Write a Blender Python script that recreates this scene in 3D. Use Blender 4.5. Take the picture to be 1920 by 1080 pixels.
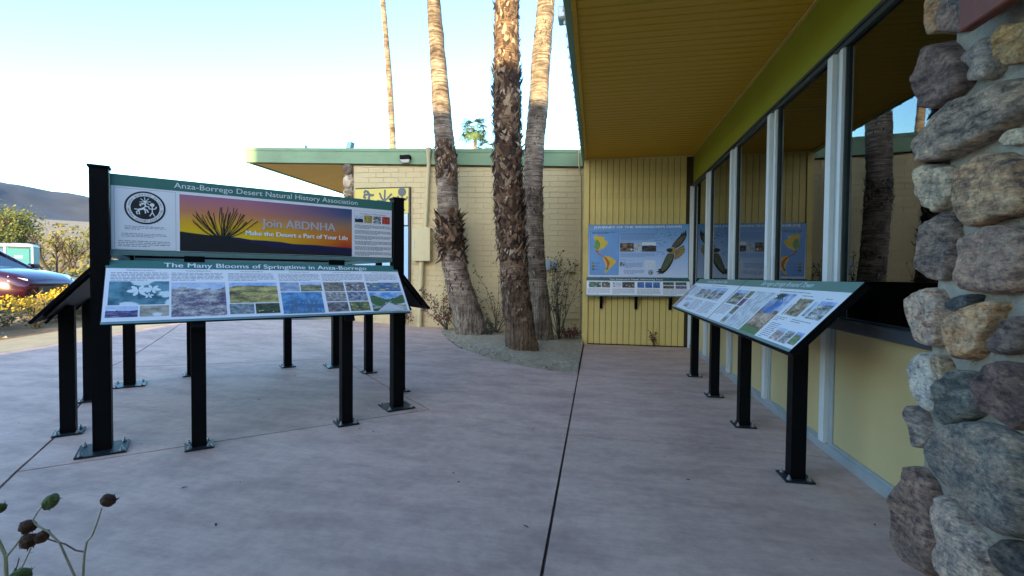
import bpy, bmesh, math, random
from mathutils import Vector, Matrix, noise as mnoise
R = math.radians
scene = bpy.context.scene
for o in list(bpy.data.objects): bpy.data.objects.remove(o)
COL = scene.collection

# ------------------------------------------------------------------ camera
F = 875.0; H = 1.5
YAW = R(10.2); PIT = R(1.47); ROLL = R(0.5)
fw = Vector((-math.sin(YAW)*math.cos(PIT), math.cos(YAW)*math.cos(PIT), -math.sin(PIT)))
rt0 = fw.cross(Vector((0, 0, 1))).normalized(); up0 = rt0.cross(fw)
rt = rt0*math.cos(ROLL) + up0*math.sin(ROLL); up = up0*math.cos(ROLL) - rt0*math.sin(ROLL)
CAM = Vector((0, 0, H))
cd = bpy.data.cameras.new('camera'); cam = bpy.data.objects.new('camera', cd); COL.objects.link(cam)
cd.sensor_width = 36; cd.lens = 36*F/1920; cd.clip_start = 0.05; cd.clip_end = 12000
cam.matrix_world = Matrix(((rt.x, up.x, -fw.x, 0), (rt.y, up.y, -fw.y, 0), (rt.z, up.z, -fw.z, H), (0, 0, 0, 1)))
scene.camera = cam
scene.render.resolution_x = 1024; scene.render.resolution_y = 576

# ------------------------------------------------------------------ sky, sun, exposure
SUN_AZ = R(181); SUN_EL = R(7.5)
w = bpy.data.worlds.new('World'); scene.world = w; w.use_nodes = True
nt = w.node_tree; nt.nodes.clear()
sky = nt.nodes.new('ShaderNodeTexSky'); sky.sky_type = 'NISHITA'; sky.sun_disc = False
sky.sun_elevation = SUN_EL; sky.sun_rotation = SUN_AZ; sky.altitude = 200
sky.air_density = 1.0; sky.dust_density = 2.0; sky.ozone_density = 3.0
bg = nt.nodes.new('ShaderNodeBackground'); bg.inputs[1].default_value = 0.15
wo = nt.nodes.new('ShaderNodeOutputWorld')
gm = nt.nodes.new('ShaderNodeGamma'); gm.inputs[1].default_value = 1.5
tint = nt.nodes.new('ShaderNodeMix'); tint.data_type = 'RGBA'; tint.blend_type = 'MULTIPLY'; tint.inputs[0].default_value = 1; tint.inputs[7].default_value = (1.3, 1.0, .79, 1)
nt.links.new(sky.outputs[0], gm.inputs[0]); nt.links.new(gm.outputs[0], tint.inputs[6]); shoulder = nt.nodes.new('ShaderNodeMix'); shoulder.data_type = 'RGBA'; shoulder.blend_type = 'DARKEN'; shoulder.inputs[0].default_value = 1; shoulder.inputs[7].default_value = (4.6, 4.3, 4.1, 1)
nt.links.new(tint.outputs[2], shoulder.inputs[6]); nt.links.new(shoulder.outputs[2], bg.inputs[0]); nt.links.new(bg.outputs[0], wo.inputs[0])
sl = bpy.data.lights.new('sun', 'SUN'); sl.energy = 2.0; sl.angle = R(0.9); sl.color = (1, .80, .40)
sun = bpy.data.objects.new('sun', sl); COL.objects.link(sun)
sdir = Vector((math.sin(SUN_AZ)*math.cos(SUN_EL), math.cos(SUN_AZ)*math.cos(SUN_EL), math.sin(SUN_EL)))
sun.rotation_euler = (-sdir).to_track_quat('-Z', 'Y').to_euler(); sun.location = (20, 0, 30)
scene.view_settings.view_transform = 'Standard'; scene.view_settings.look = 'None'
scene.view_settings.exposure = 3.05; scene.view_settings.gamma = 1

# ------------------------------------------------------------------ pixels to directions
def ray(x, y): return fw + rt*((x-960)/F) + up*((540-y)/F)
def onX(x, y, X): d = ray(x, y); return CAM + d*(X/d.x)
def onY(x, y, Y): d = ray(x, y); return CAM + d*(Y/d.y)
def sm(a, b, t): t = max(0, min(1, (t-a)/(b-a))); return t*t*(3-2*t)
def g(x, y):
    a = .022 + .028*sm(5, 11, y)
    return a*max(0, min(-x, 10)-.3)
def onG(x, y):
    d = ray(x, y); z = 0
    for _ in range(30):
        P = CAM + d*((z-H)/d.z); z = .5*z + .5*g(P.x, P.y)
    return Vector((P.x, P.y, g(P.x, P.y)))

# ------------------------------------------------------------------ object helpers
def tag(o, label=None, cat=None, group=None, kind=None):
    if label: o['label'] = label
    if cat: o['category'] = cat
    if group: o['group'] = group
    if kind: o['kind'] = kind
    return o
def empty(name, loc, label, cat, group=None):
    o = bpy.data.objects.new(name, None); COL.objects.link(o); o.location = loc; o.empty_display_size = .1
    return tag(o, label, cat, group)
def wp(o):                                       # world offset of a (never rotated) chain of parents
    v = Vector((0, 0, 0))
    while o: v = v + o.location; o = o.parent
    return v
def link(name, me, parent=None, M=None, world=True):
    o = bpy.data.objects.new(name, me); COL.objects.link(o)
    if parent is not None:
        o.parent = parent
        if M is not None: o.matrix_basis = (Matrix.Translation(-wp(parent)) @ M) if world else M
        elif world: o.location = -wp(parent)
    elif M is not None: o.matrix_basis = M
    return o
class MB:
    def __init__(s): s.v = []; s.f = []; s.mi = []; s.mats = []
    def m(s, mat):
        if mat not in s.mats: s.mats.append(mat)
        return s.mats.index(mat)
    def add(s, vs, fs, mat=None):
        b = len(s.v); s.v += [tuple(v) for v in vs]; k = s.m(mat) if mat else 0
        for f in fs: s.f.append(tuple(i+b for i in f)); s.mi.append(k)
    def box(s, x0, x1, y0, y1, z0, z1, mat=None):
        s.add([(x0,y0,z0),(x1,y0,z0),(x1,y1,z0),(x0,y1,z0),(x0,y0,z1),(x1,y0,z1),(x1,y1,z1),(x0,y1,z1)],
              [(3,2,1,0),(4,5,6,7),(0,1,5,4),(1,2,6,5),(2,3,7,6),(3,0,4,7)], mat)
    def fbox(s, O, U, V, N, mat=None):           # box on a frame: corner O, edges U V N
        O, U, V, N = Vector(O), Vector(U), Vector(V), Vector(N)
        c = [O, O+U, O+U+V, O+V]; c = c + [p+N for p in c]
        s.add(c, [(3,2,1,0),(4,5,6,7),(0,1,5,4),(1,2,6,5),(2,3,7,6),(3,0,4,7)], mat)
    def bbox(s, x0, x1, y0, y1, z0, z1, b=.006, mat=None):   # bevelled box (chamfered)
        vs = []; 
        for zz, ins in ((z0, b), (z0+b, 0), (z1-b, 0), (z1, b)):
            vs += [(x0+ins,y0+ins,zz),(x1-ins,y0+ins,zz),(x1-ins,y1-ins,zz),(x0+ins,y1-ins,zz)]
        fs = [(3,2,1,0),(12,13,14,15)]
        for k in range(3):
            for i in range(4):
                j = (i+1) % 4; fs.append((k*4+i, k*4+j, k*4+4+j, k*4+4+i))
        s.add(vs, fs, mat)
    def tube(s, pts, rads, n=8, mat=None, cap=True, jit=0):
        pts = [Vector(p) for p in pts]; vs = []; N = len(pts)
        if not hasattr(rads, '__len__'): rads = [rads]*N
        t = (pts[1]-pts[0]).normalized(); a = t.orthogonal().normalized()
        for i, p in enumerate(pts):
            t = (pts[min(i+1, N-1)]-pts[max(i-1, 0)]).normalized()
            a = (a - t*a.dot(t)).normalized(); b = t.cross(a)
            for k in range(n):
                q = 2*math.pi*k/n; rr = rads[i]*(1+random.uniform(-jit, jit))
                vs.append(p + a*(math.cos(q)*rr) + b*(math.sin(q)*rr))
        fs = [(i*n+k, i*n+(k+1) % n, (i+1)*n+(k+1) % n, (i+1)*n+k) for i in range(N-1) for k in range(n)]
        if cap: fs += [tuple(range(n))[::-1], tuple((N-1)*n+k for k in range(n))]
        s.add(vs, fs, mat)
    def prism(s, pts, off, mat=None):            # polygon extruded by a vector
        n = len(pts); pts = [Vector(p) for p in pts]; off = Vector(off)
        s.add(pts + [p+off for p in pts], [tuple(range(n))[::-1], tuple(range(n, 2*n))] +
              [(i, (i+1) % n, n+(i+1) % n, n+i) for i in range(n)], mat)
    def mesh(s, name, mat=None, smooth=False):
        me = bpy.data.meshes.new(name); me.from_pydata(s.v, [], s.f)
        for m in (s.mats or ([mat] if mat else [])): me.materials.append(m)
        if len(s.mats) > 1:
            for p, k in zip(me.polygons, s.mi): p.material_index = k
        if smooth:
            for p in me.polygons: p.use_smooth = True
        me.update(); return me
    def build(s, name, mat=None, parent=None, smooth=False, M=None, world=True):
        return link(name, s.mesh(name, mat, smooth), parent, M, world)

# ------------------------------------------------------------------ materials
MATS = {}
def newmat(name):
    m = bpy.data.materials.new(name); m.use_nodes = True; nt = m.node_tree
    return m, nt, nt.nodes['Principled BSDF']
def nd(nt, t, **k):
    n = nt.nodes.new(t)
    for a, v in k.items():
        if a in n.inputs: n.inputs[a].default_value = v
        else: setattr(n, a, v)
    return n
def ramp(nt, fac, stops):
    r = nt.nodes.new('ShaderNodeValToRGB'); el = r.color_ramp.elements
    while len(el) < len(stops): el.new(.5)
    for e, (p, c) in zip(el, stops): e.position = p; e.color = (*c, 1) if len(c) == 3 else c
    nt.links.new(fac, r.inputs[0]); return r.outputs[0]
def coords(nt, scale=(1, 1, 1), kind='Object', rot=(0, 0, 0)):
    tc = nt.nodes.new('ShaderNodeTexCoord'); mp = nt.nodes.new('ShaderNodeMapping')
    mp.inputs['Scale'].default_value = scale; mp.inputs['Rotation'].default_value = rot
    nt.links.new(tc.outputs[kind], mp.inputs[0]); return mp.outputs[0]
def noisen(nt, vec, sc, det=6, rough=.6):
    n = nd(nt, 'ShaderNodeTexNoise', Scale=sc, Detail=det, Roughness=rough); nt.links.new(vec, n.inputs['Vector']); return n.outputs['Fac']
def mixc(nt, a, b, fac, mode='MIX'):
    m = nt.nodes.new('ShaderNodeMix'); m.data_type = 'RGBA'; m.blend_type = mode
    for val, idx in ((fac, 0), (a, 6), (b, 7)):
        if hasattr(val, 'is_linked') or isinstance(val, bpy.types.NodeSocket): nt.links.new(val, m.inputs[idx])
        elif idx == 0: m.inputs[0].default_value = val
        else: m.inputs[idx].default_value = (*val, 1)
    return m.outputs[2]
def bump(nt, b, h, strength=.3, dist=.01):
    n = nd(nt, 'ShaderNodeBump', Strength=strength, Distance=dist); nt.links.new(h, n.inputs['Height'])
    nt.links.new(n.outputs[0], b.inputs['Normal'])
def sc3(c, k): return tuple(min(1, max(0, x*k)) for x in c)
def mat(name, c, rough=.6, var=.18, sc=6., stretch=(1, 1, 1), bmp=.15, bd=.004, metal=0., spec=.5, dirt=None):
    if name in MATS: return MATS[name]
    m, nt, b = newmat(name)
    v = coords(nt, stretch); f = noisen(nt, v, sc)
    col = ramp(nt, f, [(.25, sc3(c, 1-var)), (.5, c), (.75, sc3(c, 1+var))])
    if dirt:
        f2 = noisen(nt, coords(nt), dirt[1], 4); 
        k = ramp(nt, f2, [(.48, (0, 0, 0)), (.7, (dirt[2],)*3)]); col = mixc(nt, col, dirt[0], k)
    nt.links.new(col, b.inputs['Base Color'])
    b.inputs['Roughness'].default_value = rough; b.inputs['Metallic'].default_value = metal
    b.inputs['Specular IOR Level'].default_value = spec
    if bmp: bump(nt, b, noisen(nt, v, sc*4, 8), bmp, bd)
    MATS[name] = m; return m

def concrete_mat():
    m, nt, b = newmat('concrete'); v = coords(nt)
    big = noisen(nt, v, .55, 5, .6); brm = noisen(nt, coords(nt, (2.2, 26, 1), rot=(0, 0, R(-6))), 1.6, 5, .65)
    blot = noisen(nt, coords(nt, (1, 2.2, 1)), 1.5, 6, .65); fine = noisen(nt, v, 90, 3)
    c = ramp(nt, big, [(.3, (.56, .37, .285)), (.7, (.69, .47, .365))])
    c = mixc(nt, c, ramp(nt, brm, [(.3, (.62, .62, .63)), (.7, (1.12, 1.1, 1.08))]), .22, 'MULTIPLY')
    c = mixc(nt, c, ramp(nt, noisen(nt, v, 11, 8, .75), [(.35, (.72, .7, .7)), (.6, (1.08, 1.07, 1.06))]), .5, 'MULTIPLY')
    c = mixc(nt, c, ramp(nt, blot, [(.38, (.58, .56, .56)), (.58, (1, 1, 1))]), .55, 'MULTIPLY')
    sp = nd(nt, 'ShaderNodeTexVoronoi', Scale=2.3); nt.links.new(v, sp.inputs['Vector'])
    k = ramp(nt, sp.outputs['Distance'], [(.012, (.25, .22, .22)), (.028, (1, 1, 1))]); c = mixc(nt, c, k, .8, 'MULTIPLY')
    nt.links.new(c, b.inputs['Base Color']); b.inputs['Roughness'].default_value = .72
    mm = nd(nt, 'ShaderNodeMath', operation='ADD'); nt.links.new(brm, mm.inputs[0]); nt.links.new(fine, mm.inputs[1])
    bump(nt, b, mm.outputs[0], .25, .003); MATS['concrete'] = m; return m
def glass_mat():
    m, nt, b = newmat('window_glass'); out = nt.nodes['Material Output']; nt.nodes.remove(b)
    t = nd(nt, 'ShaderNodeBsdfTransparent'); t.inputs[0].default_value = (.42, .46, .46, 1)
    gl = nd(nt, 'ShaderNodeBsdfGlossy', Roughness=.004); gl.inputs[0].default_value = (.93, .97, 1, 1)
    fr = nd(nt, 'ShaderNodeFresnel', IOR=2.1); mx = nt.nodes.new('ShaderNodeMixShader')
    nt.links.new(fr.outputs[0], mx.inputs[0]); nt.links.new(t.outputs[0], mx.inputs[1]); nt.links.new(gl.outputs[0], mx.inputs[2])
    nt.links.new(mx.outputs[0], out.inputs[0]); return m
def bark_mat(name, c1, c2, zs=1.2):
    """ring scarred trunk, vertical fissures near the ground (below zs)"""
    m, nt, b = newmat(name); v = coords(nt)
    ring = noisen(nt, coords(nt, (2.2, 2.2, 24)), 1.3, 8, .72); vert = noisen(nt, coords(nt, (24, 24, 1.1)), 1.3, 7, .72)
    sx = nt.nodes.new('ShaderNodeSeparateXYZ'); nt.links.new(v, sx.inputs[0])
    ad = nd(nt, 'ShaderNodeMath', operation='MULTIPLY_ADD'); nt.links.new(noisen(nt, v, 2.5, 3), ad.inputs[0]); ad.inputs[1].default_value = 1.2; nt.links.new(sx.outputs[2], ad.inputs[2])
    k = ramp(nt, ad.outputs[0], [(0, (0, 0, 0)), (1, (1, 1, 1))]); k.node.color_ramp.elements[0].position = .0
    mr = nd(nt, 'ShaderNodeMapRange'); nt.links.new(ad.outputs[0], mr.inputs[0]); mr.inputs[1].default_value = zs; mr.inputs[2].default_value = zs+1.0
    mx = nt.nodes.new('ShaderNodeMix'); nt.links.new(mr.outputs[0], mx.inputs[0]); nt.links.new(vert, mx.inputs[2]); nt.links.new(ring, mx.inputs[3])
    patch = noisen(nt, v, 2.4, 6, .65)
    c = ramp(nt, mx.outputs[0], [(.33, sc3(c1, .22)), (.45, c1), (.6, c2)])
    c = mixc(nt, c, ramp(nt, patch, [(.36, (.28, .2, .16)), (.6, (1.15, 1.12, 1.1))]), .85, 'MULTIPLY')
    nt.links.new(c, b.inputs['Base Color']); b.inputs['Roughness'].default_value = .9
    bump(nt, b, mx.outputs[0], 1., .05); return m
def boot_mat(name, stops):
    m, nt, b = newmat(name); ge = nt.nodes.new('ShaderNodeNewGeometry')
    c = ramp(nt, ge.outputs['Random Per Island'], stops); c = mixc(nt, c, ramp(nt, noisen(nt, coords(nt, (9, 9, 30)), 3, 5), [(.3, (.4, .4, .4)), (.6, (1, 1, 1))]), .6, 'MULTIPLY')
    nt.links.new(c, b.inputs['Base Color']); b.inputs['Roughness'].default_value = .85; return m
def stone_mat(name, c1, c2, c3, rot, st=3.5):
    m, nt, b = newmat(name)
    v = coords(nt, (1.2, 1.2, st), rot=(rot, 0, 0)); v0 = coords(nt)
    a = noisen(nt, v, 7, 12, .72); f = noisen(nt, v0, 38, 10, .75); p = noisen(nt, v0, 9, 5, .6)
    wm = lambda c, k: (min(1, c[0]*k*1.18), c[1]*k, c[2]*k*.80)
    c1, c2, c3 = wm(c1, 1.25), wm(c2, 1.4), wm(c3, 1.05)
    c = ramp(nt, a, [(.36, c1), (.47, c2), (.57, c3), (.68, sc3(c3, 1.15))])
    c = mixc(nt, c, ramp(nt, f, [(.36, (.25, .23, .22)), (.48, (1, 1, 1)), (.62, (1.5, 1.42, 1.3))]), .8, 'MULTIPLY')
    c = mixc(nt, c, ramp(nt, p, [(.38, (.55, .52, .53)), (.6, (1.25, 1.16, 1.05))]), .7, 'MULTIPLY')
    vo = nd(nt, 'ShaderNodeTexVoronoi', Scale=26.); nt.links.new(v, vo.inputs['Vector'])
    c = mixc(nt, c, ramp(nt, vo.outputs['Distance'], [(.1, (1.3, 1.28, 1.25)), (.3, (1, 1, 1)), (.62, (.7, .68, .68))]), .6, 'MULTIPLY')
    nt.links.new(c, b.inputs['Base Color']); b.inputs['Roughness'].default_value = .75
    mm = nd(nt, 'ShaderNodeMath', operation='ADD'); nt.links.new(a, mm.inputs[0]); nt.links.new(f, mm.inputs[1])
    bump(nt, b, mm.outputs[0], 1., .035); return m
PH = 0
def photo_mat(kind, c1, c2, c3, h=.6, sc=7.):
    """flat print: a small landscape (c1 sky, c2/c3 ground) or flowers (c1/c2 backdrop, c3 blooms)"""
    global PH; PH += 1
    m, nt, b = newmat('printed_photo')
    tc = nt.nodes.new('ShaderNodeTexCoord'); mp = nt.nodes.new('ShaderNodeMapping'); nt.links.new(tc.outputs['Generated'], mp.inputs[0])
    mp.inputs['Location'].default_value = (PH*3.7, PH*1.3, 0); v = mp.outputs[0]
    sx = nt.nodes.new('ShaderNodeSeparateXYZ'); nt.links.new(tc.outputs['Generated'], sx.inputs[0])
    if kind == 'land':
        vs_ = nd(nt, 'ShaderNodeVectorMath', operation='MULTIPLY'); nt.links.new(v, vs_.inputs[0]); vs_.inputs[1].default_value = (1, 2.2, 1)
        bl_ = nd(nt, 'ShaderNodeMath', operation='MULTIPLY_ADD'); nt.links.new(noisen(nt, vs_.outputs[0], sc*2.4, 6, .7), bl_.inputs[0]); bl_.inputs[1].default_value = .5
        hf_ = nd(nt, 'ShaderNodeMath', operation='MULTIPLY'); nt.links.new(noisen(nt, vs_.outputs[0], sc*.42, 3, .5), hf_.inputs[0]); hf_.inputs[1].default_value = .5; nt.links.new(hf_.outputs[0], bl_.inputs[2])
        gr = ramp(nt, bl_.outputs[0], [(.36, sc3(c2, .2)), (.46, c2), (.54, c3), (.64, sc3(c3, 1.7))])
        cl = noisen(nt, v, 3, 5)
        skyc = ramp(nt, cl, [(.4, c1), (.7, (.75, .8, .85))])
        rn = noisen(nt, v, 2.2, 4)
        a = nd(nt, 'ShaderNodeMath', operation='MULTIPLY_ADD'); nt.links.new(rn, a.inputs[0]); a.inputs[1].default_value = -.45; nt.links.new(sx.outputs[1], a.inputs[2])
        k = nd(nt, 'ShaderNodeMath', operation='GREATER_THAN'); nt.links.new(a.outputs[0], k.inputs[0]); k.inputs[1].default_value = h-.22
        c = mixc(nt, gr, skyc, k.outputs[0])
    else:
        gr = ramp(nt, noisen(nt, v, sc*.7, 6, .65), [(.4, sc3(c1, .7)), (.6, c2)])
        vo = nd(nt, 'ShaderNodeTexVoronoi', Scale=sc*.55, Randomness=1.); nt.links.new(v, vo.inputs['Vector'])
        ad = nd(nt, 'ShaderNodeMath', operation='MULTIPLY_ADD'); nt.links.new(noisen(nt, v, sc*4, 3), ad.inputs[0]); ad.inputs[1].default_value = .25; nt.links.new(vo.outputs['Distance'], ad.inputs[2])
        k = ramp(nt, ad.outputs[0], [(h-.06, (1, 1, 1)), (h, (0, 0, 0))]); c = mixc(nt, gr, c3, k)
    nt.links.new(c, b.inputs['Base Color']); b.inputs['Roughness'].default_value = .35; return m

M_conc = concrete_mat(); M_glass = glass_mat()
M_black = mat('black_powder_coat', (.005, .005, .0055), .5, .2, 20, bmp=.05, spec=.08)
M_plate = mat('dark_plate', (.012, .018, .022), .45, .25, 14, bmp=.1, spec=.35)
M_bolt = mat('galvanised_bolt', (.55, .55, .55), .35, .2, 30, metal=.9)
M_white = mat('panel_white', (.80, .81, .83), .35, .02, 3, bmp=0)
M_print = mat('print_grey', (.22, .23, .26), .5, .1, 40, bmp=0)
M_ink = mat('print_black', (.012, .012, .016), .4, .05, 3, bmp=0)
M_line = mat('print_rule', (.4, .42, .46), .4, .05, 3, bmp=0)
M_wtext = mat('print_white', (.8, .82, .84), .4, .02, 3, bmp=0)
M_green = mat('panel_green', (.045, .165, .135), .4, .06, 3, bmp=0)
M_green2 = mat('panel_sage', (.13, .235, .195), .4, .06, 3, bmp=0)
M_rail = mat('panel_rail', (.15, .27, .26), .35, .1, 8, bmp=.05, metal=.3)
M_fasc = mat('fascia_green', (.20, .31, .17), .6, .1, 3, bmp=.1, dirt=((.12, .17, .1), 1.5, .5))
M_head = mat('header_olive', (.24, .25, .006), .55, .06, 2, bmp=.06)
M_soff = mat('soffit_ochre', (.60, .33, .012), .6, .12, 3, stretch=(.5, 8, 1), bmp=.1)
M_groove = mat('groove_dark', (.05, .032, .01), .9, .1, 3, bmp=0)
M_side = mat('siding_yellow', (.72, .54, .165), .6, .08, 3, stretch=(8, 8, .5), bmp=.12, dirt=((.33, .25, .1), 1.3, .5))
M_brick = mat('painted_block', (.58, .46, .245), .65, .06, 2.5, bmp=.35, bd=.004, dirt=((.48, .38, .2), .9, .45))
M_joint = mat('painted_joint', (.56, .455, .255), .8, .08, 5, bmp=.2)
M_lpan = mat('lower_panel_yellow', (.60, .46, .21), .5, .06, 1.5, bmp=.05)
M_mull = mat('mullion_white', (.66, .66, .62), .45, .06, 5, bmp=.05)
M_alum = mat('aluminium_rail', (.42, .44, .43), .4, .12, 9, bmp=.06, metal=.3)
M_dark = mat('dark_frame', (.03, .035, .03), .45, .2, 9, bmp=.05)
M_sill = mat('sill_slate', (.06, .068, .08), .5, .15, 9, bmp=.08)
M_room = mat('interior_dark', (.035, .035, .035), .9, .2, 2, bmp=0)
M_mortar = mat('mortar', (.34, .295, .225), .95, .25, 12, bmp=.8, bd=.02)
M_soil = mat('planter_soil', (.40, .315, .20), .95, .35, 14, bmp=1., bd=.03)
M_sand = mat('desert_sand', (.27, .185, .10), .95, .2, 1.2, bmp=.6, bd=.03)
M_asph = mat('asphalt', (.07, .07, .072), .9, .25, 20, bmp=.3)
M_roof = mat('roof_grey', (.3, .29, .27), .9, .15, 3)
M_beam = mat('rust_beam', (.17, .04, .02), .6, .3, 9, bmp=.2)
M_box = mat('box_tan', (.55, .46, .25), .5, .06, 4, bmp=.05)
M_boxg = mat('box_grey', (.42, .47, .48), .45, .06, 4, bmp=.05)

# ------------------------------------------------------------------ ground, patio slabs, terrain
def ground_sheet(name, poly, z, m, parent=None, step=.5, thick=None, kind='structure'):
    """polygon (world xy) draped over the grade g; cut along a grid so that it follows the slope"""
    bm = bmesh.new(); f = bm.faces.new([bm.verts.new((p[0], p[1], 0)) for p in poly])
    xs = [p[0] for p in poly]; ys = [p[1] for p in poly]
    k = math.floor(min(xs)/step)+1
    while k*step < max(xs): bmesh.ops.bisect_plane(bm, geom=bm.verts[:]+bm.edges[:]+bm.faces[:], plane_co=(k*step, 0, 0), plane_no=(1, 0, 0)); k += 1
    k = math.floor(min(ys)/step)+1
    while k*step < max(ys): bmesh.ops.bisect_plane(bm, geom=bm.verts[:]+bm.edges[:]+bm.faces[:], plane_co=(0, k*step, 0), plane_no=(0, 1, 0)); k += 1
    if thick:
        r = bmesh.ops.extrude_face_region(bm, geom=bm.faces[:])
        for v in [e for e in r['geom'] if isinstance(e, bmesh.types.BMVert)]: v.co.z = -thick
    bmesh.ops.recalc_face_normals(bm, faces=bm.faces[:])
    for v in bm.verts: v.co.z += g(v.co.x, v.co.y) + z
    me = bpy.data.meshes.new(name); bm.to_mesh(me); bm.free(); me.materials.append(m)
    o = link(name, me, parent); 
    if parent is None: o['kind'] = kind
    return o
def grow(poly, d):                                # shrink a polygon by d (joint gap)
    n = len(poly); P = [Vector((p[0], p[1])) for p in poly]; out = []
    area = sum(P[i].x*P[(i+1) % n].y-P[(i+1) % n].x*P[i].y for i in range(n)); s = 1 if area > 0 else -1
    for i in range(n):
        a, b, c = P[i-1], P[i], P[(i+1) % n]; e1 = (b-a).normalized(); e2 = (c-b).normalized()
        n1 = Vector((-e1.y, e1.x))*s; n2 = Vector((-e2.y, e2.x))*s; q = (n1+n2); q = q/max(.35, q.length_squared)*2
        out.append(b + q*d)
    return out
G2 = lambda x, y: tuple(onG(x, y)[:2])
patio = bpy.data.objects.new('patio', None); COL.objects.link(patio); patio['kind'] = 'structure'
XJ = -.25; WX = 2.0
A = G2(805, 768); B = G2(1066, 815); Cn = G2(0, 917)
B = (XJ, B[1]); kl = G2(108, 815); kl2 = G2(240, 672); bl = G2(200, 690); br = G2(640, 672); bre = G2(862, 652); fr = G2(740, 733)
ext = lambda p, q, k: (p[0]+(q[0]-p[0])*k, p[1]+(q[1]-p[1])*k)
kl0 = ext(kl, G2(30, 890), 3.2); fl = G2(30, 885)
pc = [(XJ, 7.27)] + [G2(*q) for q in ((1000, 690), (930, 675), (870, 655), (838, 635), (828, 622), (838, 612))]   # curved edge of the tree bed
slabs = [
    [(XJ, -4), (WX, -4), (WX, B[1]-.12), (XJ, B[1])],
    [(XJ, B[1]), (WX, B[1]-.12), (WX, 10.5), (XJ, 10.5), (XJ, 7.27)],
    [(XJ, -4), (XJ, B[1]), A, G2(352, 836), fl, kl0, (-7, -4)],
    [A, B, *pc[:4], bre, br, fr],
    [A, fr, br, bl, kl, fl, G2(352, 836)],
    [bl, br, bre, *pc[4:], G2(790, 611), G2(700, 603), G2(640, 598), G2(560, 600), (-9.3, 9.2), kl2],
    [kl0, fl, kl, bl, kl2, (-9.3, 9.2), (-9.3, -4), (-7, -4)],
]
for s_ in slabs: ground_sheet('slab', grow(s_, .009), 0, M_conc, patio, thick=.09)
ground_sheet('joint_filler', [(-9.4, -4), (WX+.03, -4), (WX+.03, 10.52), (XJ-.01, 10.52), (XJ-.01, 11.2), (-9.4, 11.2)], -.022, mat('joint_dirt', (.075, .06, .05), .95, .3, 20), patio)
ground_sheet('sidewalk', [(-10.55, -4), (-9.31, -4), (-9.31, 24), (-10.55, 24)], .0, mat('sunlit_concrete', (.42, .34, .21), .85, .12, 3, bmp=.2, dirt=((.33, .26, .16), 2., .5)), None, thick=.12)  # same concrete as the patio, with the sunlight's yellow put into its colour
# raised soil of the tree bed
bed = MB(); nx, ny = 56, 46
bx0, bx1, by0, by1 = -4.7, -.27, 7.1, 11.2
def inbed(x, y):
    pts = [(XJ-.02, 7.27)] + pc[1:] + [(-4.35, 11.2), (XJ-.02, 11.2)]; c = False; j = len(pts)-1
    for i in range(len(pts)):
        if (pts[i][1] > y) != (pts[j][1] > y) and x < (pts[j][0]-pts[i][0])*(y-pts[i][1])/(pts[j][1]-pts[i][1])+pts[i][0]: c = not c
        j = i
    return c
poly_bed = [(XJ-.012, 7.29)] + pc[1:] + [(-4.2, 11.19), (XJ-.012, 11.19)]
ob = ground_sheet('planting_bed', poly_bed, .004, M_soil, None, step=.09)
for v in ob.data.vertices:
    x, y = v.co.x, v.co.y
    e = min([math.hypot(x-(p[0]*(1-t)+q[0]*t), y-(p[1]*(1-t)+q[1]*t)) for p, q in zip(poly_bed[:-2], poly_bed[1:-1]) for t in (0, .25, .5, .75, 1)])
    k = min(1, e/.5); v.co.z += -.02*(1-k) + .05*k + k*.06*(mnoise.noise(Vector((x*2.2, y*2.2, 0)))) + .02*mnoise.noise(Vector((x*9, y*9, 3)))
# pebbles and litter on the bed
random.seed(3); mb = MB()
for i in range(900):
    x = random.uniform(-4.1, -.3); y = random.uniform(7.3, 11.1)
    if not inbed(x, y): continue
    r = random.uniform(.006, .022)*(1.6 if random.random() < .08 else 1); z = g(x, y)+.03
    mb.add([(x+r, y, z), (x, y+r*.8, z), (x-r, y, z), (x, y-r*.8, z), (x+r*.2, y, z+r*.9+.015), (x, y, z-.03)], [(0,1,4),(1,2,4),(2,3,4),(3,0,4),(1,0,5),(2,1,5),(3,2,5),(0,3,5)])
tag(mb.build('bed_gravel', mat('gravel', (.36, .31, .23), .9, .35, 30)), 'loose gravel and clods scattered over the soil round the palms', 'gravel', kind='stuff')
# fallen leaf bits on the concrete
mb = MB()
for (px, py) in ((986, 988), (345, 915), (850, 888), (485, 750), (553, 705), (675, 805), (700, 810), (450, 905), (1075, 740), (1330, 770), (1290, 900), (860, 905), (405, 985), (670, 830), (1000, 805), (1640, 985)):
    P = onG(px, py); a = random.uniform(0, 6); l = random.uniform(.012, .026)
    d = Vector((math.cos(a), math.sin(a), 0))*l; n = Vector((-d.y, d.x, 0))*.35
    mb.add([P-d+Vector((0,0,.003)), P+n+Vector((0,0,.011)), P+d+Vector((0,0,.004)), P-n+Vector((0,0,.006))], [(0,1,2,3)])
tag(mb.build('leaf_litter', mat('dry_leaf', (.05, .035, .02), .9, .3, 30)), 'tiny dry leaf bits scattered on the concrete patio', 'litter', kind='stuff')

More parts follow.
